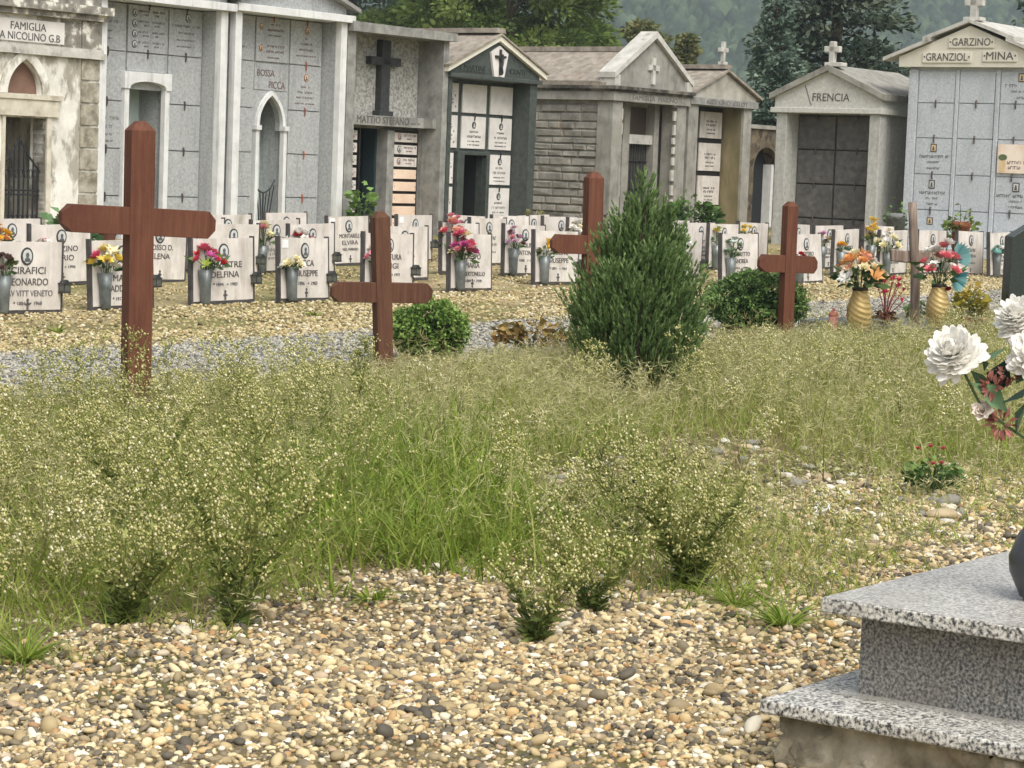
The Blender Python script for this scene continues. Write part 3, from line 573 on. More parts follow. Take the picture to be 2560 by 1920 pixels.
mb = MB(o0); mb.box(29.72, 29.94, .38, yb, 1.98, 3.1); mb.box(29.46, 30.21, .38, yb, 2.7, 2.83); mb.box(29.66, 30.0, .34, yb, 1.9, 1.98); mb.build('wall_cross', darkstone, t, bevel=.006)
mb = MB(o0); mb.box(29.27, 29.3, .42, yb, -.3, 1.69); mb.box(30.12, 30.82, .47, yb, -.3, 1.69); mb.box(28.98, 29.28, .47, yb, -.3, 1.69); mb.build('slab_frame', black, t)
for q in range(9):
    z1 = 1.66-q*.197; z0 = z1-.165
    slab(t, o0, 30.17, 30.77, z0, z1, .47, peach if q > 2 else marble_old, [('o', -.17, .09, .04, .055), ('s', .1, .115, .3, .035), ('s', .08, .06, .14, .022)] if q < 3 else [('s', -.26, .08, .015, .02), ('s', .27, .08, .015, .02)], None, [bronze_r if q != 1 else ring, photo, photo_d, ink_r])
    slab(t, o0, 29.0, 29.25, z0, z1, .47, marble_old, [('o', 0, .085, .045, .055), ('s', .09, .085, .03, .02)], None, [bronze_r if q in (0, 3) else ring, photo, photo_d, ink_r])
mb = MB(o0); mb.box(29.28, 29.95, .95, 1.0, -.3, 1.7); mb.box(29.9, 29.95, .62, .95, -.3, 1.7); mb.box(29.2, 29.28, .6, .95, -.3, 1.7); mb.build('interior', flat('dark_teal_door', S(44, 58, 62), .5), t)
mb = MB(o0)
for x in (29.78, 29.9): mb.box(x, x+.03, .86, .9, -.3, 1.68)
mb.box(29.3, 29.8, .86, .9, .9, .95); mb.build('door_frame', flat('dark_door_frame', S(28, 36, 40), .5), t)
# ---- 5 dark green gabled chapel
o0 = 32.2; t = chapel('green_chapel', 'dark green gabled chapel with white marble slabs and a crucifix panel', o0); yb = .37
mb = MB(o0); mb.box(30.98, 31.08, 0, 2.3, -.3, 2.56); mb.box(33.24, 33.44, 0, 2.3, -.3, 2.56); mb.box(31.08, 31.85, yb, .5, -.3, 2.56); mb.box(32.45, 33.24, yb, .5, -.3, 2.56); mb.box(31.85, 32.45, yb, .5, 1.32, 2.56)
mb.box(31.0, 33.42, .5, 2.3, 1.8, 2.56); mb.box(31.08, 33.24, .5, 2.3, -.3, -.1); mb.build('wall', darkgreen, t)
mb = MB(o0); gable(mb, 30.98, 33.46, 2.63, 2.7, 3.22, -.02, 2.3); mb.build('gable_wall', darkgreen, t)
MB(o0).box(30.94, 33.5, -.07, .5, 2.56, 2.63).build('lintel', darkgreen, t, bevel=.01)
mb = MB(o0); roof_slopes(mb, 30.98, 33.46, 2.7, 3.22, -.09, .0, .09, 0, .13); mb.build('gable_trim', cream, t)
mb = MB(o0); roof_slopes(mb, 30.98, 33.46, 2.795, 3.315, -.12, 2.4, .03, 0, .15); mb.box(32.1, 32.34, -.1, 2.45, 3.35, 3.43); mb.build('roof', rooftile, t)
cp = MB(o0).prism([(32.13, 2.61), (32.4, 2.61), (32.5, 3.02), (32.26, 3.14), (32.02, 3.02)], -.06, -.02).build('crucifix_panel', marble, t)
c = MB(o0); c.box(32.24, 32.28, -.09, -.06, 2.66, 3.08); c.box(32.12, 32.4, -.09, -.06, 2.94, 2.98)
c.tube([(32.26, -.11, 3.0), (32.26, -.11, 2.93)], .03, .022, 6); c.tube([(32.26, -.11, 2.94), (32.265, -.115, 2.85), (32.25, -.115, 2.78), (32.27, -.12, 2.7), (32.26, -.11, 2.66)], .03, .015, 6)
c.tube([(32.26, -.1, 2.93), (32.18, -.1, 2.95), (32.13, -.1, 2.97)], .014, .009, 5); c.tube([(32.26, -.1, 2.93), (32.34, -.1, 2.95), (32.39, -.1, 2.97)], .014, .009, 5); c.build('crucifix', darkstone, cp)
p_ = MB(o0).box(31.25, 31.92, -.034, -.02, 2.68, 2.8).build('name_board', darkgreen, t); dk = flat('dark_green_lettering', S(40, 50, 48), .6)
text('lettering', 'MARTINI', 31.6, -.035, 2.74, .56, .085, dk, p_, o0); text('lettering', 'CENTI', 32.82, -.021, 2.74, .44, .085, dk, p_, o0)
rows = [(2.01, 2.5), (1.42, 1.97), (.83, 1.35), (.24, .79)]
for q, (z0, z1) in enumerate(rows):
    w2 = [('o', 0, .4, .045, .06), ('s', 0, .29, .22, .035), ('s', 0, .21, .36, .04), ('s', 0, .13, .32, .024), ('s', 0, .07, .32, .024)]
    slab(t, o0, 32.58, 33.22, z0, z1, yb, marble, w2 if q else None, iron if q else None, [ring, photo_d, photo, ink])
    if q < 2: slab(t, o0, 31.8, 32.48, z0, z1, yb, marble, w2 if q else None, iron if q else None, [ring, photo_d, photo, ink])
    slab(t, o0, 31.1, 31.7 if q < 2 else 31.62, z0, z1, yb, marble, [('s', .15+.05*math.cos(k_*2), .1+k_*.06, .03, .04) for k_ in range(6)], None, [ring, photo, photo_d, ink])
mb = MB(o0); mb.box(31.66, 31.84, .28, yb, -.3, 1.38); mb.box(32.46, 32.55, .28, yb, -.3, 1.38); mb.box(31.84, 32.46, .28, yb, 1.32, 1.38); mb.build('door_surround', darkgreen, t, bevel=.008)
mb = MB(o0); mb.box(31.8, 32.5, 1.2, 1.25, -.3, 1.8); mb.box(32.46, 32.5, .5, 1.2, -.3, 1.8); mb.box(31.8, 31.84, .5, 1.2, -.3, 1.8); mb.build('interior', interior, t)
# ---- 6 stone block chapel
o0 = 37.0; t = chapel('stone_chapel', 'grey stone block chapel with a steep parapet gable and lichen covered roof', o0); yb = .42
mb = MB(o0); mb.box(35.84, 36.0, .3, 3.2, -.3, 2.36); mb.box(38.06, 38.2, .1, 3.2, -.3, 2.36); mb.box(36.0, 38.1, 3.1, 3.2, -.3, 2.36); mb.box(35.82, 38.2, .5, 3.2, 2.3, 2.36); mb.build('wall', oldstone, t)
bw = MB(o0); z = -.05; r2 = random.Random(4)
while z < 2.28:
    h = r2.choice([.12, .14, .16]); y = .32
    while y < 3.15:
        w = r2.uniform(.25, .6); y1 = min(3.18, y+w); p = r2.uniform(.0, .03)
        bw.add([(35.84, y+.006, z+.006), (35.84, y1-.006, z+.006), (35.84, y1-.006, z+h-.008), (35.84, y+.006, z+h-.008),
                (35.83-p-r2.uniform(0, .02), y+.03, z+.025), (35.83-p-r2.uniform(0, .02), y1-.03, z+.025), (35.83-p-r2.uniform(0, .02), y1-.03, z+h-.028), (35.83-p-r2.uniform(0, .02), y+.03, z+h-.028)],
               [(4, 7, 6, 5), (0, 4, 5, 1), (1, 5, 6, 2), (2, 6, 7, 3), (3, 7, 4, 0)])
        y = y1
    z += h
bw.build('block_wall', blockstone, t)
for x0, x1 in ((35.78, 36.1), (37.93, 38.24)): MB(o0).box(x0, x1, 0, .34, -.3, 2.36).build('pilaster', oldstone, t, bevel=.01)
for x0, x1 in ((36.62, 36.84), (37.66, 37.82)): MB(o0).box(x0, x1, yb-.1, yb+.1, -.3, 2.36).build('jamb', oldstone, t, bevel=.008)
mb = MB(o0); mb.box(36.1, 36.62, yb, .5, -.3, 2.36); mb.box(37.82, 37.93, yb, .5, -.3, 2.36); mb.build('recess_wall', concrete, t)
MB(o0).box(36.84, 37.66, yb-.06, yb+.08, 1.62, 1.79).build('transom', coping_m, t)
MB(o0).box(36.8, 37.7, yb+.1, yb+.13, 1.79, 2.36).build('window', flat('brown_leaded_glass', S(78, 66, 58), .3, .5), t)
mb = MB(o0); mb.box(36.84, 37.25, yb+.06, yb+.1, -.3, 1.62); mb.box(37.26, 37.66, yb+.06, yb+.1, -.3, 1.62); mb.build('door', flat('grey_metal_door', S(74, 72, 68), .5, .4), t)
mb = MB(o0)
for q in range(10): mb.tube([(36.88+q*.082, yb+.04, -.1), (36.88+q*.082, yb+.04, 1.6)], .01, None, 4)
for z in (.3, .8, 1.3): mb.tube([(36.84, yb+.04, z), (37.66, yb+.04, z)], .012, None, 4)
mb.build('grille', iron, t)
mb = MB(o0); z = .1
while z < 2.3:                                  # chipped white edges of the pilasters
    h = r2.uniform(.15, .3); mb.box(36.1, 36.1+r2.uniform(.01, .05), .02, .06, z, z+h*.8); mb.box(37.87-r2.uniform(0, .04), 37.93, .02, .06, z+.05, z+.05+h*.7); z += h
mb.build('broken_edge', coping_m, t)
mb = MB(o0); mb.box(35.72, 38.3, -.05, 3.3, 2.36, 2.52); mb.build('entablature', oldstone, t)
mb = MB(o0); mb.box(35.66, 38.36, -.12, 3.36, 2.56, 2.62); mb.box(35.7, 38.32, -.08, 3.32, 2.52, 2.56); mb.build('cornice', nmat('black_stained_cornice', [(.3, S(84, 80, 74)), (.6, S(134, 128, 116))], 5, 8, .92, .3, 30, over=[(S(50, 48, 45), 2.4, (1, 1, 1), .4, .56, .9)]), t)
text('lettering', 'FAMIGLIA  MARINO', 37.08, -.051, 2.44, 1.5, .085, ink_l, t.children[-2], o0)
mb = MB(o0); roof_slopes(mb, 35.66, 38.36, 2.62, 3.26, .1, 3.36, .05); mb.box(36.86, 37.16, .1, 3.45, 3.29, 3.38); mb.build('roof', rooftile, t)
mb = MB(o0)
for s_ in (0, 1):
    for q in range(9):
        f0, f1 = q/9, (q+1.12)/9; a = (35.66+1.35*f0, 2.675+.64*f0); b = (35.66+1.35*f1, 2.675+.64*f1+.012)
        if s_: a, b = (74.02-b[0], b[1]), (74.02-a[0], a[1])
        mb.prism([a, b, (b[0], b[1]+.02), (a[0], a[1]+.025)], .2, 3.34)
mb.build('roof_slabs', rooftile, t)
mb = MB(o0); mb.prism([(35.72, 2.62), (38.2, 2.62), (38.2, 2.8), (36.98, 3.56), (35.72, 2.8)], -.02, .2); mb.build('parapet_gable', oldstone, t)
mb = MB(o0); mb.prism([(35.66, 2.86), (35.66, 2.76), (36.98, 3.54), (38.3, 2.72), (38.3, 2.82), (36.98, 3.66)], -.1, .26); mb.box(35.68, 35.86, -.08, .24, 2.62, 2.82); mb.box(38.1, 38.28, -.08, .24, 2.62, 2.8); mb.build('coping', coping_m, t)
mb = MB(o0); mb.box(36.94, 37.04, -.06, -.02, 2.7, 3.18); mb.box(36.82, 37.16, -.06, -.02, 2.95, 3.05); mb.build('relief_cross', coping_m, t)
# ---- 7 small gabled chapel with slab column
o0 = 39.55; t = chapel('small_chapel', 'small grey gabled chapel with one column of white slabs and a mossy inner wall', o0); yb = .5
mb = MB(o0); mb.box(38.32, 38.66, 0, 2.4, -.3, 2.39); mb.box(40.33, 40.62, 0, 2.4, -.3, 2.39); mb.box(38.66, 40.33, yb, 2.4, -.3, 2.39); mb.build('wall', oldstone, t)
MB(o0).box(40.315, 40.328, .05, yb, -.3, 2.39).build('mossy_reveal', mossy, t)
l_ = MB(o0).box(38.28, 40.76, -.06, .5, 2.39, 2.52).build('lintel', concrete, t)
text('lettering', 'NICOLINO  CELOT', 39.6, -.061, 2.455, 1.5, .08, ink_l, l_, o0)
mb = MB(o0); gable(mb, 38.36, 40.74, 2.52, 2.58, 3.03, -.02, 2.4); mb.build('gable_wall', nmat('blotched_gable_stone', [(.35, S(150, 146, 134)), (.65, S(186, 183, 172))], 2.5, 7, .9, .2, 40, over=[(S(118, 112, 96), 2, (1.4, 1, .7), .5, .7, .6)]), t)
mb = MB(o0); roof_slopes(mb, 38.36, 40.74, 2.6, 3.05, -.1, 2.5, .05, 0, .12); mb.box(39.42, 39.68, -.08, 2.5, 3.1, 3.18); mb.build('roof', rooftile, t)
mb = MB(o0); mb.box(39.5, 39.64, .0, .14, 3.18, 3.24); mb.box(39.535, 39.605, .03, .11, 3.24, 3.62); mb.box(39.43, 39.71, .03, .11, 3.42, 3.5); mb.build('roof_cross', coping_m, t, bevel=.01)
MB(o0).box(38.66, 40.31, yb-.02, yb, -.3, 2.38).build('slab_frame', black, t)
for z0, z1 in ((1.78, 2.3), (1.15, 1.7), (.5, 1.07), (-.1, .42)):
    slab(t, o0, 38.7, 39.4, z0, z1, yb-.02, marble_old)
    slab(t, o0, 39.46, 40.28, z0, z1, yb-.02, marble_old, [('s', 0, .33, .4, .04), ('s', 0, .26, .36, .045), ('s', 0, .17, .3, .026), ('s', 0, .1, .3, .026)])
# ---- boundary wall with arch
o0 = 44; t = thing('rubble_wall', 'low rubble stone wall with a white framed arch between two gabled chapels', 'wall', W(o0, 25.3), ROTL)
mb = MB(o0); arch_panel(mb, 40.8, 52, -.3, 2.02, 43.0, 44.0, 1.2, 1.65, 0, .35, 0, False); mb.build('wall', rubble, t)
mb = MB(o0); mb.box(40.7, 52, -.05, .4, 2.02, 2.1); mb.build('coping', oldstone, t)
mb = MB(o0); mb.box(43.0, 43.1, .1, .3, -.3, 1.3); mb.box(43.9, 44, .1, .3, -.3, 1.3); mb.build('arch_frame', whitestone, t)
MB(o0).box(43.0, 44.0, .3, .34, -.3, 1.7).build('dark_arch_backing', interior, t)  # dark panel standing in for the dark niche behind the arch
# ================================================================== CHAPELS, right row: local x = -v, y = +u
def chapel_r(name, label, x0, u0=35.8):
    return thing(name, label, 'tomb chapel', W(u0, -x0), ROTR)
o0 = -19.68; t = chapel_r('pillared_chapel', 'pale gabled chapel with dark slab front under a one word name and a stone cross', o0); yb = .46
mb = MB(o0); mb.box(-20.55, -18.78, yb, 2.4, -.3, 2.24); mb.build('wall', frencia_side, t)
for x0, x1 in ((-20.66, -20.46), (-18.89, -18.69)): MB(o0).box(x0, x1, 0, .25, -.3, 2.24).build('pillar', frencia_side, t, bevel=.01)
for xa, xb in ((-20.62, -20.46), (-18.89, -18.73)): MB(o0).box(xa, xb, .25, yb, -.3, 2.24).build('reveal', frencia_side, t)
mb = MB(o0); mb.box(-20.76, -18.63, -.06, .5, 2.24, 2.33); mb.box(-20.7, -18.67, .5, 2.4, 2.24, 2.4); mb.build('lintel', frencia_m, t, bevel=.01)
mb = MB(o0); gable(mb, -20.69, -18.66, 2.33, 2.5, 2.95, -.02, 2.4); gw = mb.build('gable_wall', frencia_m, t)
text('lettering', 'FRENCIA', -19.62, -.021, 2.51, .7, .13, ink, gw, o0)
MB(o0).prism([(-20.13, 2.70), (-20.115, 2.71), (-19.985, 2.37), (-20.0, 2.365)], -.024, -.018).build('crack', ink_l, gw)
mb = MB(o0); roof_slopes(mb, -20.69, -18.66, 2.5, 2.95, -.1, 2.5, .1, 0, .08); mb.build('roof', oldstone, t)
mb = MB(o0); mb.box(-19.76, -19.44, -.06, .16, 3.02, 3.09); mb.box(-19.715, -19.615, 0, .1, 3.09, 3.44); mb.box(-19.81, -19.52, 0, .1, 3.26, 3.36); mb.build('roof_cross', coping_m, t, bevel=.01)
MB(o0).box(-20.46, -18.89, yb-.03, yb, -.3, 2.22).build('slab_frame', flat('dark_seam', S(62, 62, 62), .6), t)
for z0, z1 in ((1.64, 2.21), (1.06, 1.63), (.48, 1.05), (-.1, .47)):
    for x0, x1 in ((-20.45, -19.73), (-19.71, -18.9)): slab(t, o0, x0, x1, z0, z1, yb-.03, darkslab, None, bronze)
# shed roof behind
t = thing('metal_roof_shed', 'white corrugated metal roof behind the pillared chapel', 'shed', W(40.5, 17.9), ROTR)
mb = MB(); mb.box(-1.6, 2.2, 1, 3, -.6, 2.45); mb.build('wall', frencia_side, t)
mb = MB(); mb.prism([(-1.7, 2.86), (2.3, 2.52), (2.3, 2.58), (-1.7, 2.92)], -.1, 3.2); 
for q in range(20): mb.tube([(-1.6+q*.2, -.1, 2.92-.017*q), (-1.6+q*.2, 3.2, 2.92-.017*q)], .025, None, 5)
mb.build('roof', flat('white_sheet_metal', S(232, 234, 236), .5), t)
# ---- cream gabled chapel with loculi
o0 = -17.12; t = chapel_r('cream_gabled_chapel', 'pale granite wall tomb under a cream gable with three name plates at the right edge', o0)
mb = MB(o0); mb.box(-18.2, -16.04, .04, 2.2, -.3, 3.04); mb.build('wall', granite_r, t)
cols = [(-18.03, -17.37), (-17.3, -16.67), (-16.58, -16.02)]
for x0, x1 in ((-18.2, -18.04), (-17.365, -17.305), (-16.66, -16.59), (-16.01, -15.95)): MB(o0).box(x0, x1, 0, .06, -.3, 3.0).build('pilaster', granite_r, t, bevel=.006)
zr = [2.98, 2.46, 1.89, 1.3, .72, .14, -.3]
wr = {(2, 0): [('o', 0, .43, .045, .065), ('s', 0, .29, .5, .05), ('s', 0, .2, .22, .035), ('s', 0, .1, .22, .035)], (3, 0): [('o', 0, .42, .045, .07), ('s', 0, .28, .5, .05), ('s', 0, .19, .2, .035), ('s', 0, .1, .2, .035)],
      (0, 2): [('o', .08, .42, .05, .07), ('s', -.1, .29, .2, .05), ('s', .05, .2, .3, .035), ('s', .08, .1, .2, .035)], (3, 2): [('o', .08, .42, .05, .075), ('s', 0, .28, .5, .05), ('s', .08, .19, .22, .035), ('s', .08, .1, .22, .035)], (4, 0): [('o', 0, .4, .045, .06)]}
for r_ in range(6):
    for ci, (x0, x1) in enumerate(cols):
        pic = wr.get((r_, ci)); slab(t, o0, x0, x1, zr[r_+1], zr[r_], .045, granite_r, pic, bronze if r_ else None, [bronze, photo_w if r_ != 3 else photo, photo_d, ink])
sp = MB(o0).box(-16.55, -15.98, -.02, .0, 1.36, 1.82).build('photo_panel', nmat('sepia_cloud_panel', [(.3, S(222, 196, 170)), (.6, S(240, 226, 210))], 3, 4, .4, 0), t)
w = MB(o0); scribble(w, -16.24, -.02, 1.53, .28, .05); scribble(w, -16.24, -.02, 1.45, .24, .05); w.build('lettering', ink_r, sp)
pp = MB(o0); pp.prism([(-16.51, 1.38), (-16.41, 1.38), (-16.4, 1.56), (-16.52, 1.56)], -.024, -.02, 0); oval(pp, -16.46, -.02, 1.61, .075, .05, 1); pp.build('printed_flower_pot', [photo_w, flat('printed_leaves', S(96, 110, 78), .6)], sp)
mb = MB(o0); mb.prism([(-18.36, 3.04), (-15.88, 3.04), (-15.88, 3.2), (-17.12, 3.7), (-18.36, 3.2)], -.08, 2.2); gw = mb.build('gable_wall', cream, t)
mb = MB(o0)
for s_ in (1, -1):
    for (xa, za, xb, zb) in ((-18.62, 3.13, -17.78, 3.45), (-17.92, 3.46, -17.12, 3.75)):
        p = [(xa, za), (xb, zb), (xb, zb+.06), (xa, za+.06)]; p = [(-17.12+s_*(x+17.12), z) for x, z in p]; mb.prism(p if s_ > 0 else p[::-1], -.16, 2.3)
mb.build('roof', coping_m, t)
for s_, cx, cz, w_, h_ in (('GARZINO', -17.08, 3.43, .8, .17), ('GRANZIOL', -17.5, 3.19, .86, .17), ('MINA', -16.57, 3.21, .6, .17)):
    p_ = MB(o0).box(cx-w_/2, cx+w_/2, -.1, -.08, cz-h_/2, cz+h_/2).build('name_plate', cream, t, bevel=.004); text('lettering', s_, cx, -.101, cz+.01, w_-.13, .12, ink, p_, o0)
    for e_ in (-1, 1): MB(o0).box(cx+e_*(w_/2-.035)-.012, cx+e_*(w_/2-.035)+.012, -.106, -.1, cz-.002, cz+.022).build('dot', ink, p_)
mb = MB(o0); mb.box(-17.25, -16.95, -.1, .12, 3.78, 3.84); mb.box(-17.16, -17.04, -.05, .05, 3.84, 4.25); mb.box(-17.26, -16.94, -.05, .05, 4.02, 4.12); mb.build('roof_cross', coping_m, t, bevel=.008)
MB(o0).box(-18.3, -15.9, -.5, 0, -.2, .12).build('step', granite_r, t)
# ================================================================== FLOWERS AND BOUQUETS
petal_cache = {}
def petal_mat(c):
    k = 'petal_%02x%02x%02x' % c
    if k not in MATS:
        lo = S(*[int(x*.86) for x in c]); hi = S(*[min(255, int(x*1.06)) for x in c]); amat(k, [(0, lo), (.5, S(*c)), (1, hi)], .6, .25)
    return MATS[k]
leafm = amat('artificial_leaf', [(0, S(38, 62, 34)), (.5, S(66, 96, 52)), (1, S(112, 136, 84))], .5, .1)
def flower_mesh(c, kind):
    key = (c, kind)
    if key in petal_cache: return petal_cache[key]
    acc = Acc(); r2 = np.random.RandomState(len(petal_cache)+3)
    rings = {'rose': [(5, .2, .75), (6, .55, .9), (7, .95, 1.0)], 'daisy': [(9, 1.2, 1.0), (7, 1.0, .9)], 'lily': [(6, .8, 1.25)], 'bell': [(5, .45, 1.1)], 'anemone': [(7, 1.15, 1.0), (6, .95, .9)]}[kind]
    for n, tilt, ln in rings:
        a = np.arange(n)/n*6.283+r2.uniform(0, 6); tl = tilt+r2.normal(0, .12, n)
        D = np.stack([np.cos(a)*np.sin(tl), np.sin(a)*np.sin(tl), np.cos(tl)], -1); wd = {'rose': .95, 'daisy': .5, 'lily': .42, 'bell': .6, 'anemone': .75}[kind]
        Nn = np.stack([-np.sin(a), np.cos(a), a*0], -1); Nn = np.cross(D, Nn)
        acc.add(*cards(D*.08, D, ln, wd*ln, r2.uniform(.2, 1, n), .16, Nn))
    V, F, R = acc.get(); mats = [petal_mat(c)]; mi = np.zeros(len(F), int)
    if kind == 'anemone':
        a = np.arange(6)/6*6.283; vc = np.stack([np.cos(a)*.2, np.sin(a)*.2, a*0+.3], -1)
        n0 = len(V); V = np.concatenate([V, vc, [[0, 0, .42]]]); R = np.concatenate([R, np.zeros(7)])
        ff = [[n0+i, n0+(i+1) % 6, n0+6, n0+6] for i in range(0, 6)]; ff = [[n0, n0+1, n0+2, n0+3], [n0, n0+3, n0+4, n0+5]]
        F = np.concatenate([F, ff]); mi = np.concatenate([mi, [1, 1]]); mats.append(black)
    me = npmesh('flower', V, F, mats, R, mi); petal_cache[key] = me; return me
def bouquet(label, loc, flowers, w, h, size, seed, leaves=22, group=None, droop=0, extra=None):
    """flowers: list of (colour, kind, count); w,h: half width and height of the bunch above loc"""
    r2 = np.random.RandomState(seed); t = thing('bouquet', label, 'flowers', loc, r2.uniform(0, 6), group); lst = []
    for c, kd, n in flowers: lst += [(c, kd)]*n
    r2.shuffle(lst) if False else None
    st = MB(); k = len(lst)
    for i, (c, kd) in enumerate(lst):
        a = i*2.4+r2.uniform(-.3, .3); q = math.sqrt((i*7 % k+.5)/k); rr = w*q*r2.uniform(.75, 1.05); z = h*(1-.75*q**1.6)*r2.uniform(.8, 1.1)
        p = np.array([rr*math.cos(a), rr*math.sin(a), max(.02, z)])
        o = npobj('flower', flower_mesh(c, kd), t); o.location = p; s = size*1.22*r2.uniform(.8, 1.2); o.scale = (s, s, s)
        d = Vector((p[0], p[1], .45*h+.02)).normalized(); d = (d+Vector((0, 0, .1))).normalized(); o.rotation_euler = d.to_track_quat('Z', 'Y').to_euler()
        st.tube([(0, 0, -.1), (p[0]*.5, p[1]*.5, p[2]*.6), tuple(p)], .004, .003, 4)
    st.build('stems', flat('stem_green', S(66, 88, 50), .6), t)
    a = r2.uniform(0, 6.283, leaves); q = r2.rand(leaves)**.5; P = np.stack([w*q*.8*np.cos(a), w*q*.8*np.sin(a), h*(.05+.5*r2.rand(leaves))], -1)
    D = np.stack([np.cos(a), np.sin(a), r2.uniform(-.4, .7, leaves)], -1)
    npobj('leaves', npmesh('leaves', *cards(P, D, size*r2.uniform(1.2, 2.2, leaves), size*.8, r2.rand(leaves))[:2], leafm, np.repeat(r2.rand(leaves), 4)), t)
    return t
PINK, ROSE, MAG, YEL, GOLD, CRM, WHT, RED, PEACH, ORG, LIL = (226, 150, 164), (214, 96, 122), (186, 84, 140), (236, 214, 110), (226, 180, 60), (236, 228, 190), (238, 236, 230), (190, 40, 52), (232, 176, 150), (228, 172, 112), (204, 160, 190)
# ================================================================== HEADSTONES
HS = {}
hm = MB().box(-.37, .37, -.035, 0, .035, .594).mesh('slab', marble_old)
HS['slab'] = hm
HS['post'] = MB().box(-.012, .012, -.032, .012, -.25, .61).mesh('post', postm)
HS['rail'] = MB().box(-.37, .37, -.03, .012, .005, .03).mesh('rail', postm)
HS['portrait'] = portrait_mb(0.0, -.035, .475, .064, .074).mesh('portrait', [ring, photo, photo_d])
HS['vase'] = MB().lathe([(.035, .0), (.045, .02), (.05, .18), (.068, .31), (.06, .31), (.045, .2)], 0, 0, 12).mesh('vase', zinc, True)
lm = MB(); lm.box(-.045, .045, -.09, 0, .17, .19); lm.box(-.04, .04, -.085, -.005, .19, .26, 1)
for sx in (-.042, .036):
    for sy in (-.088, -.008): lm.box(sx, sx+.007, sy, sy+.007, .19, .26)
lm.box(-.05, .05, -.095, .005, .26, .272); lm.prism([(-.045, .272), (.045, .272), (.012, .305), (-.012, .305)], -.08, -.01)
HS['lantern'] = lm.mesh('lantern', [lampm, glass_l])
HS['plate'] = MB().box(-.35, -.26, -.039, -.035, .5, .575).mesh('number_plate', paper)
def scr_mesh(seed):
    random.seed(seed); mb = MB(); a = random.uniform(.2, .3)
    scribble(mb, 0, -.035, .345, a, .045); scribble(mb, 0, -.035, .265, a*1.1, .045); scribble(mb, 0, -.035, .17, .26, .026)
    if seed % 2: scribble(mb, 0, -.035, .22, a*.9, .035)
    mb.box(-.012, .012, -.039, -.033, .05, .1); mb.box(-.025, .025, -.039, -.033, .09, .1); return mb.mesh('inscription', ink_l)
SCR = [scr_mesh(s) for s in range(4)]
hn = 0
def headstone(px, py, label, lines=None, vase=True, lan=True, plate=False, tilt=None, yaw=0, row=1):
    global hn; hn += 1
    r2 = random.Random(hn*13); p = onpix(px, py, .594); p[2] = G*p[1]
    t = thing('headstone', label, 'headstone', p, ROTL+yaw+r2.uniform(-.09, .09), 'white marble headstones in rows on the gravel', ((tilt if tilt is not None else r2.uniform(-.06, .02)), r2.uniform(-.028, .028)))
    npobj('slab', HS['slab'], t)
    for x in (-.383, .383): npobj('post', HS['post'], t).location = (x, 0, 0)
    npobj('rail', HS['rail'], t); npobj('portrait', HS['portrait'], t)
    if plate: npobj('number_plate', HS['plate'], t)
    if lines:
        z = .36
        for s, w, h in lines: text('inscription', s, .02, -.035, z, w, h, ink_l if len(s) > 14 else ink, t); z -= h*1.62
        mb = MB(); mb.box(.008, .03, -.039, -.033, .04, .1); mb.box(-.005, .045, -.039, -.033, .075, .09); oval(mb, .019, -.035, .115, .012, .014, 0, 8); mb.build('emblem', ink, t)
    else: npobj('inscription', SCR[hn % 4], t)
    if vase:
        o = npobj('vase', HS['vase'], t); o.location = (-.27, -.085, .01)
    if lan:
        o = npobj('lantern', HS['lantern'], t); o.location = (.375, -.04, .035); o.scale = (.82, .82, .82)
    t['spot'] = 0; del t['spot']
    M_ = Matrix.Translation(p) @ Matrix.Rotation(t.rotation_euler[2], 4, 'Z')
    return t, M_ @ Vector((-.27, -.085, .31))
def hb(st, label, fl, w=.1, h=.16, size=.045, **k):
    return bouquet(label, st[1], fl, w, h, size, hn, 18, 'bunches of flowers at the headstones', **k)
h = headstone(60, 604, 'white headstone with four line inscription at the left edge, front row', [('CIRAFICI', .36, .058), ('LEONARDO', .42, .058), ('CAV VITT VENETO', .52, .05), ('* 1884   + 1968', .3, .03)])
hb(h, 'faded mauve and green bunch on the headstone at the left edge', [((120, 96, 92), 'rose', 5), ((96, 100, 70), 'lily', 4)], .1, .2)
h = headstone(305, 600, 'white headstone half hidden behind the tall foreground cross', [('GRANA', .28, .055), ('MARIA', .28, .055), ('MADDALENA', .46, .055), ('* 1917   + 2002', .3, .03)])
hb(h, 'large yellow lily bunch with one red bloom left of the tall cross', [(YEL, 'rose', 5), (YEL, 'lily', 4), (CRM, 'lily', 2), (ROSE, 'rose', 1)], .15, .22, .06)
h = headstone(557, 596, 'white headstone with pink flowers just right of the tall cross, front row', [('SILVESTRE', .42, .055), ('DELFINA', .34, .055), ('* 1894   + 1983', .3, .03)])
hb(h, 'pink and red bunch with a lime green leaf right of the tall cross', [(ROSE, 'rose', 5), (MAG, 'daisy', 3), (RED, 'bell', 2), ((160, 176, 80), 'lily', 3)], .16, .2, .055)
h = headstone(760, 595, 'white headstone with a tall white number label and cream flowers in low vase', [('FICCA', .24, .058), ('GIUSEPPE', .36, .058), ('* 1896   + 1983', .34, .034)], plate=True)
hb(h, 'small cream bunch on the headstone left of the leaning cross', [(CRM, 'rose', 7), (WHT, 'rose', 3)], .11, .08, .05)
h = headstone(970, 584, 'white headstone partly hidden behind the leaning brown cross', [('VENTURA', .34, .055), ('LUIGI', .24, .055), ('* 1902   + 1977', .3, .03)])
hb(h, 'pale pink bunch just left of the leaning brown cross', [(PINK, 'rose', 5), (WHT, 'daisy', 3)], .1, .16, .05)
h = headstone(1176, 585, 'white headstone with tall magenta and cream flowers, right of the leaning cross', [('CRESPO', .3, .055), ('MARIA', .26, .055), ('IN BERTONELLO', .46, .045), ('* 1889   + 1970', .34, .03)], lan=False)
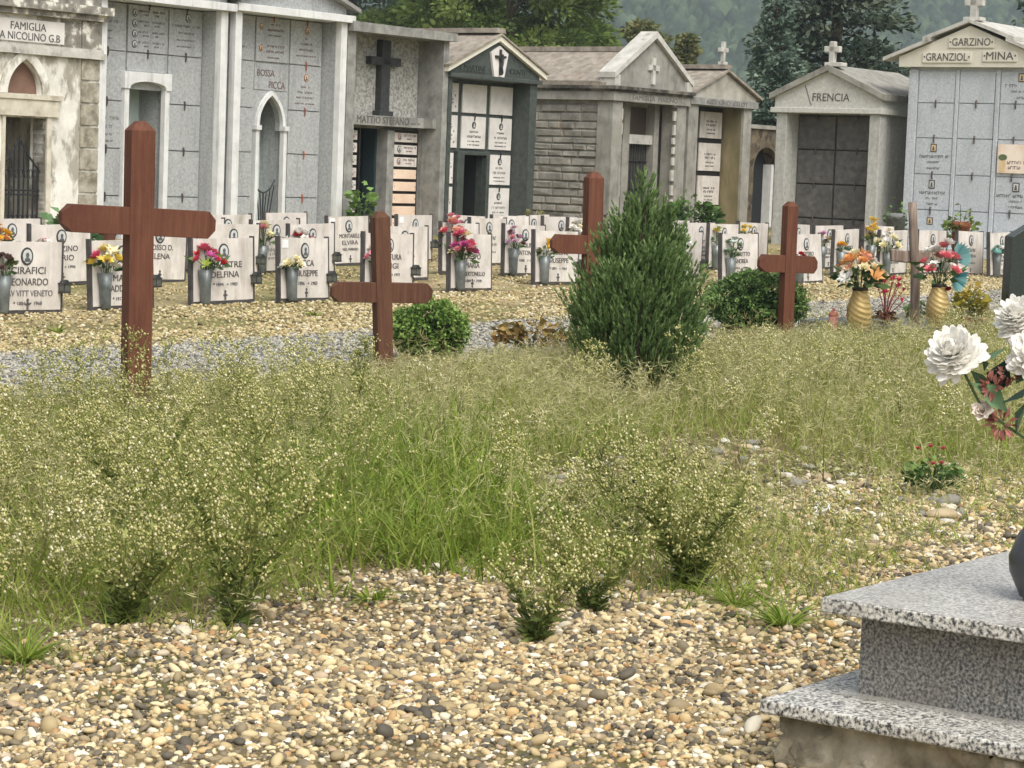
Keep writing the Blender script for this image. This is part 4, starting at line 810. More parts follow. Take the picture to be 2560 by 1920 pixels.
hb(h, 'tall magenta pink and cream bunch in front of the dark green chapel', [(MAG, 'rose', 6), (ROSE, 'rose', 5), (CRM, 'daisy', 7), (PINK, 'rose', 4)], .13, .32, .055)
h = headstone(1391, 578, 'white headstone behind the stub arm of the cross beside the conifer', [('NICOLINO', .36, .055), ('GIUSEPPE', .36, .055), ('* 1891   + 1964', .3, .03)])
hb(h, 'small yellow tulip bunch left of the conifer', [(GOLD, 'bell', 4)], .06, .16, .05)
h = headstone(1712, 580, 'white headstone whose left half hides behind the conifer, front row', None)
hb(h, 'tall white gladiolus bunch rising behind the right side of the conifer', [(WHT, 'lily', 9), (CRM, 'bell', 3)], .13, .34, .05)
h = headstone(1850, 585, 'white headstone behind the right hand round bush', [('ABURETTO', .36, .05), ('ANDREA', .28, .05), ('1914 - 1986', .3, .03)], lan=False)
hb(h, 'grey green and white bunch on the headstone behind the round bush', [((190, 200, 190), 'daisy', 5), ((120, 140, 110), 'lily', 5)], .09, .28, .04)
h = headstone(2018, 586, 'dull weathered headstone behind the arm of the second brown cross from the right', [('VOTERO', .3, .05)], tilt=-.08, lan=False)
hb(h, 'tiny red bloom low on the dull headstone', [(RED, 'rose', 2)], .04, .06, .04)
h = headstone(2113, 574, 'white headstone with a small yellow orange posy, right of the second cross from the right', [('LAZZERO', .32, .05), ('PALMIRA', .32, .05), ('1903 - 1988', .3, .03)], lan=False)
hb(h, 'small yellow and orange posy in a green vase', [(GOLD, 'rose', 3), (ORG, 'daisy', 2), (CRM, 'daisy', 2)], .08, .1, .045)
h = headstone(2231, 576, 'white headstone behind the crossbar of the rustic log cross', None, lan=False)
hb(h, 'large cream white bunch left of the rustic log cross', [(CRM, 'rose', 9), (WHT, 'daisy', 6)], .17, .3, .055)
headstone(2328, 576, 'white headstone without flowers just right of the rustic log cross', [('BOSSO', .28, .05), ('CARLO', .26, .05)], vase=False, lan=False)
headstone(2425, 579, 'white headstone behind the pink and white gold vase bouquet', None, vase=False, lan=False)
h = headstone(2505, 582, 'white headstone cut off by the dark polished stele', None, lan=False)
hb(h, 'small teal green bunch beside the dark polished stele', [((120, 180, 170), 'daisy', 6), (WHT, 'daisy', 3)], .09, .12, .045)
# rows behind
h = headstone(150, 561, 'white headstone left of the tall cross in the second row', [('GARZINO', .38, .055), ('MARIO', .28, .055), ('* 1917   + 1996', .32, .03)])
hb(h, 'pale pink and white bunch in the second row at the left', [(PINK, 'rose', 4), (WHT, 'daisy', 4)], .12, .14, .05)
h = headstone(30, 547, 'white headstone with yellow orange flowers at the far left, second row', None)
hb(h, 'yellow and orange bunch at the left edge of the picture', [(GOLD, 'rose', 5), (ORG, 'rose', 3), (CRM, 'daisy', 2)], .14, .26, .055)
headstone(392, 560, 'white headstone seen under the right arm of the tall cross', [('ROSSO D.', .34, .055), ('ELENA', .26, .055)], vase=False, lan=False)
h = headstone(500, 545, 'white headstone with red flowers between tall cross and pink bouquet, third row', [('CARMEN', .34, .055), ('IN D. A', .26, .04)])
hb(h, 'small dusty red bunch low behind the pink bouquet', [((170, 96, 96), 'rose', 4)], .08, .14, .045)
headstone(577, 560, 'white headstone peeping over the front row stone with pink flowers', None)
h = headstone(567, 537, 'white headstone in the third row behind two stones with pink flowers', None)
h = headstone(715, 532, 'cream headstone leaning right in front of the pointed arch doorway', None, tilt=-.04, lan=False)
h = headstone(688, 550, 'headstone with cream flowers at the pointed arch doorway, left of the leaning one', None, plate=True)
hb(h, 'loose cream and pale green bunch left of the white number label', [(CRM, 'rose', 6), (PINK, 'rose', 3), ((190, 200, 150), 'lily', 5)], .14, .22, .05)
h = headstone(778, 560, 'white headstone with white and red flowers over the front stone with number label', None)
hb(h, 'white and red bunch behind the headstone with the number label', [(WHT, 'rose', 9), (RED, 'rose', 5)], .2, .2, .05)
headstone(872, 541, 'pinkish weathered headstone alone between number label stone and leaning cross', [('MONTARELLI', .4, .05), ('ELVIRA', .3, .05), ('VED. FERRERO', .3, .03)], vase=False, plate=True)
headstone(1010, 566, 'white headstone right behind the upright of the leaning cross, second row', None, lan=False)
headstone(1035, 538, 'cream headstone below the peach slabs of the concrete chapel', [('DE LUCA', .34, .05), ('AGNESE', .3, .05)], lan=True, plate=True)
h = headstone(1150, 558, 'white headstone with peach pink flowers behind the tall magenta bunch', None)
hb(h, 'tall peach and pink bunch left of the magenta bunch', [(PEACH, 'rose', 6), (PINK, 'rose', 6), (ROSE, 'rose', 2)], .15, .34, .055)
h = headstone(1165, 539, 'white headstone with faded pink flowers in front of the dark green chapel', None)
hb(h, 'faded rose pink bunch right below the dark green chapel pillar', [(PINK, 'rose', 5), ((196, 120, 140), 'rose', 3)], .1, .26, .05)
headstone(1222, 546, 'tall standing white headstone right of the magenta bunch, second row', None, vase=False, lan=False)
h = headstone(1310, 563, 'white headstone with dark pink flowers in front of the block wall', [('NICOLINO', .38, .055), ('ANTONIO', .36, .055), ('* 1898   + 1965', .34, .03)], lan=False)
hb(h, 'pink and dark violet bunch in front of the stone block wall', [(LIL, 'rose', 5), ((120, 70, 90), 'rose', 3), (PINK, 'rose', 2)], .11, .24, .045)
h = headstone(1278, 540, 'white headstone with a white posy at the left foot of the block wall', None, lan=False)
hb(h, 'small white and green posy below the block wall', [(WHT, 'rose', 6)], .08, .22, .05)
headstone(1335, 538, 'white headstone below the middle of the block wall, last row', None, vase=False, lan=False, plate=True)
headstone(1400, 542, 'white headstone below the block wall, just left of the cross beside the conifer', None, vase=False, lan=False)
h = headstone(1455, 545, 'white headstone directly behind the cross beside the conifer', None, lan=False)
hb(h, 'white bunch glimpsed between cross upright and conifer', [(WHT, 'rose', 8), (CRM, 'daisy', 4)], .14, .26, .05)
headstone(1690, 551, 'white headstone below the dark round leaved shrub, second row', None, vase=False, lan=False)
h = headstone(1750, 557, 'white headstone with a single red bloom right of the conifer', None, lan=False)
hb(h, 'small red bloom right of the conifer', [(RED, 'rose', 2)], .04, .1, .045)
h = headstone(1806, 560, 'white headstone with a small yellow posy below the mossy inner wall', None)
hb(h, 'small yellow posy beside the white headstones below the mossy wall', [(YEL, 'daisy', 4), ((170, 180, 110), 'lily', 3)], .07, .22, .04)
h = headstone(1880, 557, 'white headstone with yellow flowers above its top edge below the rubble wall', None, lan=False)
hb(h, 'sparse bright yellow bunch standing above the white stones', [(YEL, 'rose', 4), (GOLD, 'daisy', 2)], .1, .3, .045)
headstone(1995, 561, 'white headstone behind the upright of the second cross from the right, second row', None, vase=False, lan=False)
h = headstone(2070, 564, 'white headstone with pink flowers below the dark slab front', None, lan=False)
hb(h, 'pink and mauve bunch below the dark slab front', [(PINK, 'rose', 4), (LIL, 'rose', 3), ((200, 190, 120), 'daisy', 2)], .12, .22, .05)
h = headstone(2195, 565, 'white headstone with tall yellow flowers below the right pillar of the dark slab front', None, lan=False)
hb(h, 'tall bright yellow bunch below the right hand pale pillar', [(YEL, 'rose', 7), (GOLD, 'lily', 5)], .1, .4, .055)
# ================================================================== WOODEN CROSSES
def beam_end(L, w, tip, c):                        # outline of a beam along z with a chamfered end at L
    return [(-w/2, 0), (w/2, 0), (w/2, L-c), (tip/2, L), (-tip/2, L), (-w/2, L-c)]
def faceted(mb, ax, w, dep, st, oy=0.0):           # beam whose ends are cut to blunt points
    vs = []
    for p_, a_, b_ in st:
        for sx, sy in ((-1, -1), (1, -1), (1, 1), (-1, 1)):
            q_ = (sx*w/2*a_, oy+sy*dep/2*b_); vs.append((q_[0], q_[1], p_) if ax == 'z' else (p_, q_[1], -q_[0]))
    k_ = len(st); fs = [(i*4+j, i*4+(j+1) % 4, (i+1)*4+(j+1) % 4, (i+1)*4+j) for i in range(k_-1) for j in range(4)]+[(3, 2, 1, 0), tuple(range(4*k_-4, 4*k_))]
    mb.add(vs, fs)
def wooden_cross(label, px, py, H, w, az, alen, ath, yaw, lean, alean, mt, dep=.085):
    p = onpix(px, py); t = thing('wooden_cross', label, 'cross', p, math.radians(yaw), 'brown wooden grave crosses', (0, 0))
    mb = MB(); faceted(mb, 'z', w, dep, [(-.25, 1, 1), (H-w*.36, 1, 1), (H, .36, .5)])
    o = mb.build('upright', mt, t, bevel=.003); o.rotation_euler = (0, math.radians(lean), 0)
    mb = MB(); c = ath*.36; faceted(mb, 'x', ath, dep, [(-alen/2, .4, .45), (-alen/2+c, 1, 1), (alen/2-c, 1, 1), (alen/2, .4, .45)], .006)
    q = mb.build('crossbar', mt, t, bevel=.003); q.location = (math.sin(math.radians(lean))*az, 0, az); q.rotation_euler = (0, math.radians(alean), 0)
    return t
wooden_cross('tall red brown wooden cross nearest the camera at the left', 338, 1035, 1.59, .137, 1.05, .88, .15, 29, -.4, 1.5, wood, .115)
wooden_cross('low brown wooden cross leaning left beside the small round bush', 960, 945, 1.08, .108, .555, .71, .13, 27, -3.6, .2, wood2)
wooden_cross('brown wooden cross half hidden in the left side of the conifer', 1472, 888, 1.36, .128, .82, .7, .14, 30, -.8, .5, wood)
wooden_cross('red brown wooden cross in front of the larger round bush', 1962, 848, 1.15, .108, .63, .6, .145, 30, -.4, 1.0, wood)
p = onpix(2285, 832); t = thing('log_cross', 'weathered grey brown cross of rough logs between the two gold vases', 'cross', p, math.radians(18))
mb = MB(); mb.tube([(.0, 0, -.2), (0, 0, .15), (-.012, 0, .4), (-.02, .004, .6), (-.05, 0, .8), (-.065, 0, .98), (-.085, 0, 1.16)], .045, .038, 9); o = mb.build('upright', rustic, t, True)
mb = MB(); mb.prism([(-.24, .63), (-.1, .62), (.05, .635), (.25, .615), (.235, .70), (.24, .725), (.05, .735), (-.1, .725), (-.26, .74), (-.25, .69)], .02, .07); mb.build('crossbar', rustic, t, bevel=.012)
# ================================================================== SHRUBS
juniper_m = amat('juniper_spray', [(0, S(56, 76, 42)), (.4, S(98, 126, 72)), (.75, S(134, 158, 98)), (1, S(170, 184, 126))], .65, .15)
box_m = amat('boxwood_leaf', [(0, S(42, 60, 28)), (.5, S(94, 126, 56)), (1, S(152, 178, 96))], .5, .15)
box_m2 = amat('bush_leaf', [(0, S(40, 58, 32)), (.5, S(82, 112, 58)), (1, S(130, 158, 90))], .5, .15)
p = onpix(1585, 968); t = thing('juniper_shrub', 'large feathery green conifer shrub in the middle of the weedy grave row', 'shrub', p)
r2 = np.random.RandomState(5); acc = Acc(); core = MB()
lobes = [(0.02, 0, 1.32, .1), (-.12, .05, 1.16, .1), (.2, -.04, 1.14, .1), (0.0, 0, 1.14, .27), (-.2, -.05, .92, .25), (.2, .0, .96, .24), (-.32, .1, .7, .2), (.33, -.08, .74, .19), (.08, -.22, .9, .27), (-.06, .22, .95, .27), (.18, .22, .8, .24), (-.13, -.25, .74, .25), (.38, .1, .5, .16), (-.38, -.05, .52, .17), (.12, 0, 1.06, .2), (-.1, 0, 1.04, .2), (.0, -.3, .6, .24), (.24, -.18, .62, .2), (-.26, -.2, .55, .2)]
for (lx, ly, lh, lr) in lobes:
    core.tube([(lx*.2, ly*.2, 0), (lx*.7, ly*.7, lh*.5), (lx, ly, lh*.9)], .022, .006, 5)
    n = int(230*lh*(lr/.25))
    for i in range(n):
        q = r2.rand()**.85; z = lh*(.03+.94*q); R = lr*(1-q)**.48*(.72+.28*min(1, q*5))
        a = r2.uniform(0, 6.283); rr = R*r2.uniform(.55, 1.0); c = np.array([lx*(.55+.45*q)+rr*math.cos(a), ly*(.55+.45*q)+rr*math.sin(a), z])
        ax = unit(np.array([math.cos(a)*.55+lx*.5, math.sin(a)*.55+ly*.5, 1.25])+r2.normal(0, .16, 3)); L = r2.uniform(.09, .2)
        m_ = 24; s_ = r2.rand(m_)**.8; side = unit(np.cross(ax, r2.normal(size=(m_, 3)))); Pq = c+ax*(s_*L)[:, None]
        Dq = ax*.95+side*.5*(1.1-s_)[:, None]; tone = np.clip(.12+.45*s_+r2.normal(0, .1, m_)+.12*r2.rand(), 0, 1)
        acc.add(*cards(Pq, Dq, r2.uniform(.022, .045, m_), .01, tone))
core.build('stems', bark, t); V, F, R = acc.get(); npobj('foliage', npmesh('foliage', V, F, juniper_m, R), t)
def ball(label, px, py, rx, rz, n, mt, seed, lsz):
    p = onpix(px, py); t = thing('round_bush', label, 'bush', p); r2 = np.random.RandomState(seed)
    V0, F0 = ico(2); V = V0*np.array([rx*.72, rx*.72, rz*.72])+np.array([0, 0, rz*.82]); npobj('dark_core', npmesh('dark_core', V, F0, flat('dark_bush_interior', S(30, 44, 24), .9)), t)  # solid dark green core, added so the bush is not see-through
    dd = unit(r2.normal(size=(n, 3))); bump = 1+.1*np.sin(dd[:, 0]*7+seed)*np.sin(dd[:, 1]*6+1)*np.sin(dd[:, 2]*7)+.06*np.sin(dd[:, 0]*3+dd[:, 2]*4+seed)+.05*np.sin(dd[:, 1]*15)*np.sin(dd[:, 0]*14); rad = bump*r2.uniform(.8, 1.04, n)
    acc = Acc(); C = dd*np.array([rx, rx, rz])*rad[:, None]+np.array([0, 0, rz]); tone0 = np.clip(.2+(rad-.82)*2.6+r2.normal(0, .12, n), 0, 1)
    for k_ in range(5):
        D = dd*.55+r2.normal(0, .75, (n, 3)); acc.add(*cards(C+r2.normal(0, lsz*.25, (n, 3)), D, lsz*r2.uniform(.7, 1.2, n), lsz*.6, np.clip(tone0+r2.normal(0, .12, n), 0, 1)))
    V, F, R = acc.get(); npobj('foliage', npmesh('foliage', V, F, mt, R), t); return t
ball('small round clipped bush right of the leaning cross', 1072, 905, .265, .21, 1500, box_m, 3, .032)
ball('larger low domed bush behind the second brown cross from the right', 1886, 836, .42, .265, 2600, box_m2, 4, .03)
def leafy_clump(name, label, loc, r_, h_, n, lsz, mt, seed, cat='plant', parts=None):
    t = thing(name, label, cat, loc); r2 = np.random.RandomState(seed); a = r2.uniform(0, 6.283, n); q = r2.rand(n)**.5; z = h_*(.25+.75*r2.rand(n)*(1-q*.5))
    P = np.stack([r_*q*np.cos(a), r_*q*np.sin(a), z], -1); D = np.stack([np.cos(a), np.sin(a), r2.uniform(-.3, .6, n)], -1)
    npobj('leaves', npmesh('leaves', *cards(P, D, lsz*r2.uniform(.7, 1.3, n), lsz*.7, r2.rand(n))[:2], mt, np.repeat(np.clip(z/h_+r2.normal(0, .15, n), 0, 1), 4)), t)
    st = MB()
    for i in range(min(14, n)): st.tube([(0, 0, 0), (P[i, 0]*.5, P[i, 1]*.5, P[i, 2]*.7), tuple(P[i])], .008, .004, 4)
    st.build('stems', flat('stem_green', S(66, 88, 50), .6), t); return t
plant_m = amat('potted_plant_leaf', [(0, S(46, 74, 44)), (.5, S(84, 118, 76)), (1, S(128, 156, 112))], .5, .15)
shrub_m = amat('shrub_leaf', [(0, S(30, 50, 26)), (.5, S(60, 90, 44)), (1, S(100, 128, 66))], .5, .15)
def pot(parent, r_, h_, mt, z=0):
    MB().lathe([(r_*.72, z), (r_*.95, z+h_*.85), (r_*1.08, z+h_*.86), (r_*1.08, z+h_), (r_*.9, z+h_), (r_*.86, z+h_*.9)], 0, 0, 16).build('pot', mt, parent, True)
terra = flat('pink_terracotta', S(168, 116, 108), .8); dgrey = flat('grey_planter', S(120, 122, 122), .8)
def atv(px, py, v, hh=0):
    d = FW+RT*(px-1280)/6000+UP*(960-py)/6000; tt = v/(d@dV); q = np.array([0, 0, CAMZ])+tt*d; q[2] = G*q[1]+hh; return Vector(q)
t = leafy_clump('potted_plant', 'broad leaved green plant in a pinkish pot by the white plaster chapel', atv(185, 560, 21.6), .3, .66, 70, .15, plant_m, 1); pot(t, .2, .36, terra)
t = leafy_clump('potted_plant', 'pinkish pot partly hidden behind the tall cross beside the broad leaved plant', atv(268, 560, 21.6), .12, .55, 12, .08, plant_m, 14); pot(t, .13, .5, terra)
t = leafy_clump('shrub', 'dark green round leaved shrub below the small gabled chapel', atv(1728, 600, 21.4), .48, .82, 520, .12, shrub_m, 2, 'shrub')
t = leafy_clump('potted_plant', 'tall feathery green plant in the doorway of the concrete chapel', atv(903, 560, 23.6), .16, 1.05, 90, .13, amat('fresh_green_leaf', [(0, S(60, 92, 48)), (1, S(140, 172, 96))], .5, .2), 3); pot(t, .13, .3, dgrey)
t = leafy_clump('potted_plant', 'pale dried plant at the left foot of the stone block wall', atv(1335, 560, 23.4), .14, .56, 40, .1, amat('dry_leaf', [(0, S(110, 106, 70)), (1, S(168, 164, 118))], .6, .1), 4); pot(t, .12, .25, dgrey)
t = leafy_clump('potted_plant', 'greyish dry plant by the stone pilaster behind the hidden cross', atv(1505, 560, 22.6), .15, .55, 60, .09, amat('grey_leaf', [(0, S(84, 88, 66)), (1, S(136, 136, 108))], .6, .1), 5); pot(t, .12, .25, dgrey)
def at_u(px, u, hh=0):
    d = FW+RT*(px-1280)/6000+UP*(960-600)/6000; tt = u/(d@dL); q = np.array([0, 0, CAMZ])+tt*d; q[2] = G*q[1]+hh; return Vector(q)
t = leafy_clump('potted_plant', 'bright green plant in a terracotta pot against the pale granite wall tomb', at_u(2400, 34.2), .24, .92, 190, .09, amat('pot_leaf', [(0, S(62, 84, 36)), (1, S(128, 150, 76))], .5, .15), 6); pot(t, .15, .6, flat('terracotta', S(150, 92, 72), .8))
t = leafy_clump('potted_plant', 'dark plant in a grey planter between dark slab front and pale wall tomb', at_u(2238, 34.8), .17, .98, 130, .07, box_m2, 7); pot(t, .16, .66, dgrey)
dry = amat('dry_brown_leaf', [(0, S(84, 62, 40)), (.5, S(128, 100, 56)), (1, S(170, 150, 90))], .7, .15)
t = leafy_clump('dry_plant', 'dry brown plant between small round bush and conifer', Vector(onpix(1330, 890)), .26, .3, 260, .06, dry, 8)
# ================================================================== RIGHT HAND GRAVE WITH GOLD VASES
P0 = W(19.55, 9.86); t = thing('grave_slab', 'dark grey granite grave slab under the gold vases', 'grave', P0, ROTL)
MB().box(-.85, 1.45, -.5, .62, -.1, .085).build('slab', kerbm, t, bevel=.008)
MB().box(-.9, 1.5, -.55, -.5, -.1, .06).build('kerb', kerbm, t)
def goldvase(label, px, py):
    p = onpix(px, py, .085); p[2] = G*p[1]+.085; t = thing('gold_vase', label, 'vase', p, 0, 'gold spiral embossed vases')
    mb = MB(); n = 32; rows_ = 60; vs = []
    for i in range(rows_+1):
        z = .37*i/rows_; q = i/rows_; r_ = .055+.052*math.sin(min(1, q*1.12)*math.pi*.82+.35)-.004
        for j in range(n):
            a = 6.283*j/n; ph = q*52+9*math.cos(a+.9); vs.append(((r_+.0032*math.sin(ph))*math.cos(a), (r_+.0032*math.sin(ph))*math.sin(a), z))
    fs = [(i*n+j, i*n+(j+1) % n, (i+1)*n+(j+1) % n, (i+1)*n+j) for i in range(rows_) for j in range(n)]+[tuple(range(n-1, -1, -1))]
    mb.add(vs, fs); mb.build('body', gold, t, True); MB().lathe([(.064, .35), (.068, .365), (.066, .378), (.05, .37)], 0, 0, 20).build('rim', flat('dark_rim', S(50, 44, 38), .6), t); return Vector(p)+Vector((0, 0, .38))
q = goldvase('gold spiral vase holding orange and cream flowers left of the log cross', 2145, 832)
bouquet('large bunch of orange and cream roses in the left gold vase', q, [(ORG, 'rose', 6), (PEACH, 'rose', 4), (CRM, 'rose', 6), (WHT, 'daisy', 3), (ORG, 'lily', 3), (CRM, 'anemone', 2)], .2, .27, .062, 71, 70)
q = goldvase('gold spiral vase holding pink and white flowers right of the log cross', 2342, 818)
bq = bouquet('pink roses and white anemones in the right gold vase', q, [((226, 130, 136), 'rose', 8), (WHT, 'anemone', 5), (WHT, 'rose', 2)], .19, .36, .062, 72, 30); bq.rotation_euler[2] = .6
tl = amat('teal_leaf', [(0, S(60, 130, 136)), (1, S(140, 190, 190))], .5, .2); a = np.concatenate([np.linspace(-.6, 1.5, 11), np.linspace(-1.2, .4, 9)])
C = np.where(np.arange(20)[:, None] < 11, np.array([[.13, -.02, .24]]), np.array([[.1, -.06, .06]])); V, F, R = cards(C, np.stack([np.cos(a), -.3+0*a, np.sin(a)], -1), .15, .05, rs.rand(20), .1, np.tile([[0, 1, .1]], (20, 1)))
o = npobj('teal_fan_leaf', npmesh('teal_fan_leaf', V, F, tl, R), bq); o.rotation_euler[2] = -.6
npobj('flower', flower_mesh((140, 30, 44), 'rose'), bq).matrix_local = Matrix.Translation((.05, -.06, -.06)) @ Matrix.Scale(.05, 4)
p = onpix(2082, 826, .085); p[2] = G*p[1]+.085; t = thing('grave_candle', 'pinkish red plastic grave candle with domed lid', 'candle', p)
MB().lathe([(.036, 0), (.04, .005), (.04, .115), (.036, .12)], 0, 0, 16).build('cup', nmat('pink_plastic', [(.3, S(218, 140, 134)), (.7, S(234, 172, 166))], 8, 4, .4, 0), t, True)
MB().lathe([(.042, .12), (.044, .135), (.03, .158), (.01, .166), (.012, .185), (.004, .19)], 0, 0, 16).build('lid', flat('red_plastic_lid', S(214, 116, 112), .4), t, True)
p = onpix(2212, 812, .085); p[2] = G*p[1]+.085; t = thing('red_plant', 'plant of bare red stems with pinkish red blooms beside the log cross', 'plant', p); r2 = random.Random(3); st = MB()
for i in range(11):
    a = r2.uniform(0, 6.28); l_ = r2.uniform(.05, .16); z = r2.uniform(.18, .42); q = (l_*math.cos(a), l_*math.sin(a), z)
    st.tube([(0, 0, 0), (q[0]*.35, q[1]*.35, z*.55), q], .006, .004, 5); o = npobj('flower', flower_mesh((204, 66, 92), 'bell' if i % 2 else 'lily'), t); o.location = q; o.scale = (.045,)*3; o.rotation_euler = (r2.uniform(-.5, .5), r2.uniform(-.5, .5), a)
st.build('stems', flat('red_stem', S(120, 50, 50), .6), t)
pk = 40; aa = rs.uniform(0, 6.28, pk); npobj('leaves', npmesh('leaves', *cards(np.stack([.08*np.cos(aa)*rs.rand(pk), .08*np.sin(aa)*rs.rand(pk), .1*rs.rand(pk)], -1), np.stack([np.cos(aa), np.sin(aa), .3+0*aa], -1), .08, .03, rs.rand(pk))[:2], amat('dark_red_leaf', [(0, S(60, 40, 34)), (1, S(110, 66, 50))], .6), np.repeat(rs.rand(pk), 4)), t)
def gpt(px, py, hh=.0):
    p = onpix(px, py, hh); p[2] = G*p[1]+hh; return Vector(p)
t = leafy_clump('shrub', 'yellow green upright plant between right gold vase and dark stele', gpt(2425, 815, .0), .13, .42, 230, .07, amat('yellow_green_leaf', [(0, S(110, 112, 40)), (.6, S(170, 160, 66)), (1, S(200, 170, 80))], .6, .2), 9, 'plant')
t = leafy_clump('shrub', 'low dark green plant with tiny yellow blooms behind the log cross', gpt(2318, 815, .0), .2, .26, 260, .05, shrub_m, 10, 'plant')
t = leafy_clump('dry_plant', 'low reddish brown leaf clump on the grave right of the log cross', gpt(2435, 835, .0), .26, .16, 160, .07, amat('red_brown_leaf', [(0, S(84, 50, 40)), (.6, S(130, 80, 58)), (1, S(160, 136, 90))], .6, .1), 11)
p = gpt(2552, 822); t = thing('stele', 'dark polished granite stele with peaked top at the right edge', 'gravestone', p, math.radians(24))
MB().prism([(-.2, -.2), (.42, -.2), (.42, .84), (.11, 1.03), (-.2, .86)], -.06, .06).build('stone', polished, t, bevel=.01)
# ================================================================== FOREGROUND TOMB
def tomb_corner(px, py, z):
    d = FW+RT*(px-1280)/6000+UP*(960-py)/6000; q = np.array([0, 0, CAMZ])+(z-CAMZ)/d[2]*d; return q@dL, q@dV
uA, vA = tomb_corner(2052, 1494, .5); uB, vB = tomb_corner(1899, 1745, .25)
t = thing('granite_tomb', 'speckled grey granite tomb with overhanging top slab in the right foreground', 'tomb', (dL*uA+dV*vA)[:], ROTL)
# local x = u - uA (away right), y = v - vA (negative towards the right)
MB().box(0, 2.3, -1.05, 0, .463, .5).build('top_slab', [tombg], t, bevel=.004)
MB().box(.004, 2.296, -1.046, -.004, .4995, .5015).build('top_face', tombtop, t)
MB().box(.085, 2.2, -.97, -.075, .25, .463).build('plinth', tombd, t)
mb = MB(); mb.box(uB-uA, 2.5, -1.2, vB-vA, .212, .248); mb.build('lower_slab', tombg, t, bevel=.006)
MB().box(.04, 2.3, -1.1, -.03, .248, .252).build('joint_slab', tombtop, t)
V0, F0 = [], []
nx, nz = 46, 12; acc = Acc()
def rough_wall(fn, n1, n2):
    g = np.array([[fn(i/(n1-1), j/(n2-1)) for i in range(n1)] for j in range(n2)]).reshape(-1, 3)
    g += rs.normal(0, .008, g.shape); idx = np.arange(n2-1)[:, None]*n1+np.arange(n1-1)[None]
    acc.add(g, np.stack([idx, idx+1, idx+n1+1, idx+n1], -1).reshape(-1, 4), np.zeros(len(g)))
xb, yb_ = uB-uA+.05, vB-vA-.04
sagg = lambda s, z: .03*math.sin(s*9+z*7)+.02*math.sin(s*23)
rough_wall(lambda s, z: (xb+.03*(1-z)*math.sin(s*7)+sagg(s, z)*.6, yb_-s*1.3, -.1+.32*z), 60, 14)
rough_wall(lambda s, z: (xb+s*2.4, yb_+sagg(s, z)*.6, -.1+.32*z), 90, 14)
V, F, R = acc.get(); npobj('concrete_footing', npmesh('concrete_footing', V, F, footing), t)
q = tomb_corner(2606, 1500, .502); qq = (dL*q[0]+dV*q[1]); qq[2] = .502
t = thing('flower_vase', 'dark grey rounded vase on the granite tomb at the right edge', 'vase', qq[:])
MB().lathe([(.045, 0), (.06, .01), (.088, .07), (.092, .11), (.07, .17), (.04, .21), (.05, .235), (.04, .235)], 0, 0, 28).build('body', flat('charcoal_ceramic', S(64, 66, 70), .3, .5), t, True)
# white chrysanthemum bouquet
def petals(P, D, L, Wd, R, bend, N):
    n = len(P); D = unit(D); L = np.broadcast_to(np.asarray(L, float).reshape(-1, 1), (n, 1)); Wd = np.broadcast_to(np.asarray(Wd, float).reshape(-1, 1), (n, 1)); sd_ = unit(np.cross(D, N)); nn = np.cross(sd_, D)
    pt = lambda t, w, b: P+D*L*t+sd_*Wd*w+nn*L*b
    V = np.stack([pt(0, -.18, 0), pt(0, .18, 0), pt(.55, .5, bend), pt(.55, -.5, bend), pt(.86, .44, bend*.9), pt(.86, -.44, bend*.9), pt(1, .16, bend*.4), pt(1, -.16, bend*.4)], 1).reshape(-1, 3)
    b = np.arange(n)[:, None, None]*8; F = (b+np.array([[0, 1, 2, 3], [3, 2, 4, 5], [5, 4, 6, 7]])[None]).reshape(-1, 4); return V, F, np.repeat(R, 8)
def mum(parent, loc, r_, seed, face, name='flower'):
    r2 = np.random.RandomState(seed); acc = Acc()
    for ring_ in range(11):
        n = 7+ring_*3; tl_ = .05+ring_*.17; a = np.arange(n)/n*6.283+r2.uniform(0, 6); tt = tl_+r2.normal(0, .16, n)+.25*np.sin(a*2+seed)*(ring_/10)
        D = np.stack([np.cos(a)*np.sin(tt), np.sin(a)*np.sin(tt), np.cos(tt)], -1); Nn = np.cross(D, np.stack([-np.sin(a), np.cos(a), a*0], -1))
        acc.add(*petals(D*.1+r2.normal(0, .03, (n, 3)), D, r2.uniform(.68, 1.05, n)*(.66+.034*ring_), .22+.012*ring_, r2.uniform(.45, 1, n), -.1, Nn))
    V, F, R = acc.get(); o = npobj(name, npmesh(name, V*r_, F, petal_mat((240, 238, 232)), R), parent); o.location = loc; o.rotation_euler = Vector(face).to_track_quat('Z', 'Y').to_euler(); return o
Y0 = qq[1]
def at(px, py, Y):
    d = FW+RT*(px-1280)/6000+UP*(960-py)/6000; return Vector(np.array([0, 0, CAMZ])+d*Y/d[1])-Vector(qq)
t = thing('bouquet', 'white chrysanthemum bunch with dark red sprays in the vase on the granite tomb', 'flowers', qq[:])
heads = [(2388, 886, Y0-.08, .078, 31, (-.45, -.6, .65)), (2548, 795, Y0-.02, .066, 32, (-.4, -.4, .8)), (2585, 885, Y0-.1, .07, 33, (-.1, -.8, .5)), (2650, 820, Y0, .085, 34, (.4, -.6, .6)), (2640, 930, Y0-.05, .08, 35, (.5, -.7, .2))]
st = MB()
for x, y, Yq, r_, sd_, fc in heads:
    c = at(x, y, Yq); mum(t, c, r_, sd_, fc); fcv = Vector(fc).normalized(); st.tube([(0, 0, .2), (c.x*.12, c.y*.12, .2+(c.z-.2)*.45), tuple(c*.7+Vector((0, 0, .05))), tuple(c-fcv*.05), tuple(c)], .0045, .0035, 5)
st.build('stems', flat('stem_green', S(66, 88, 50), .6), t)
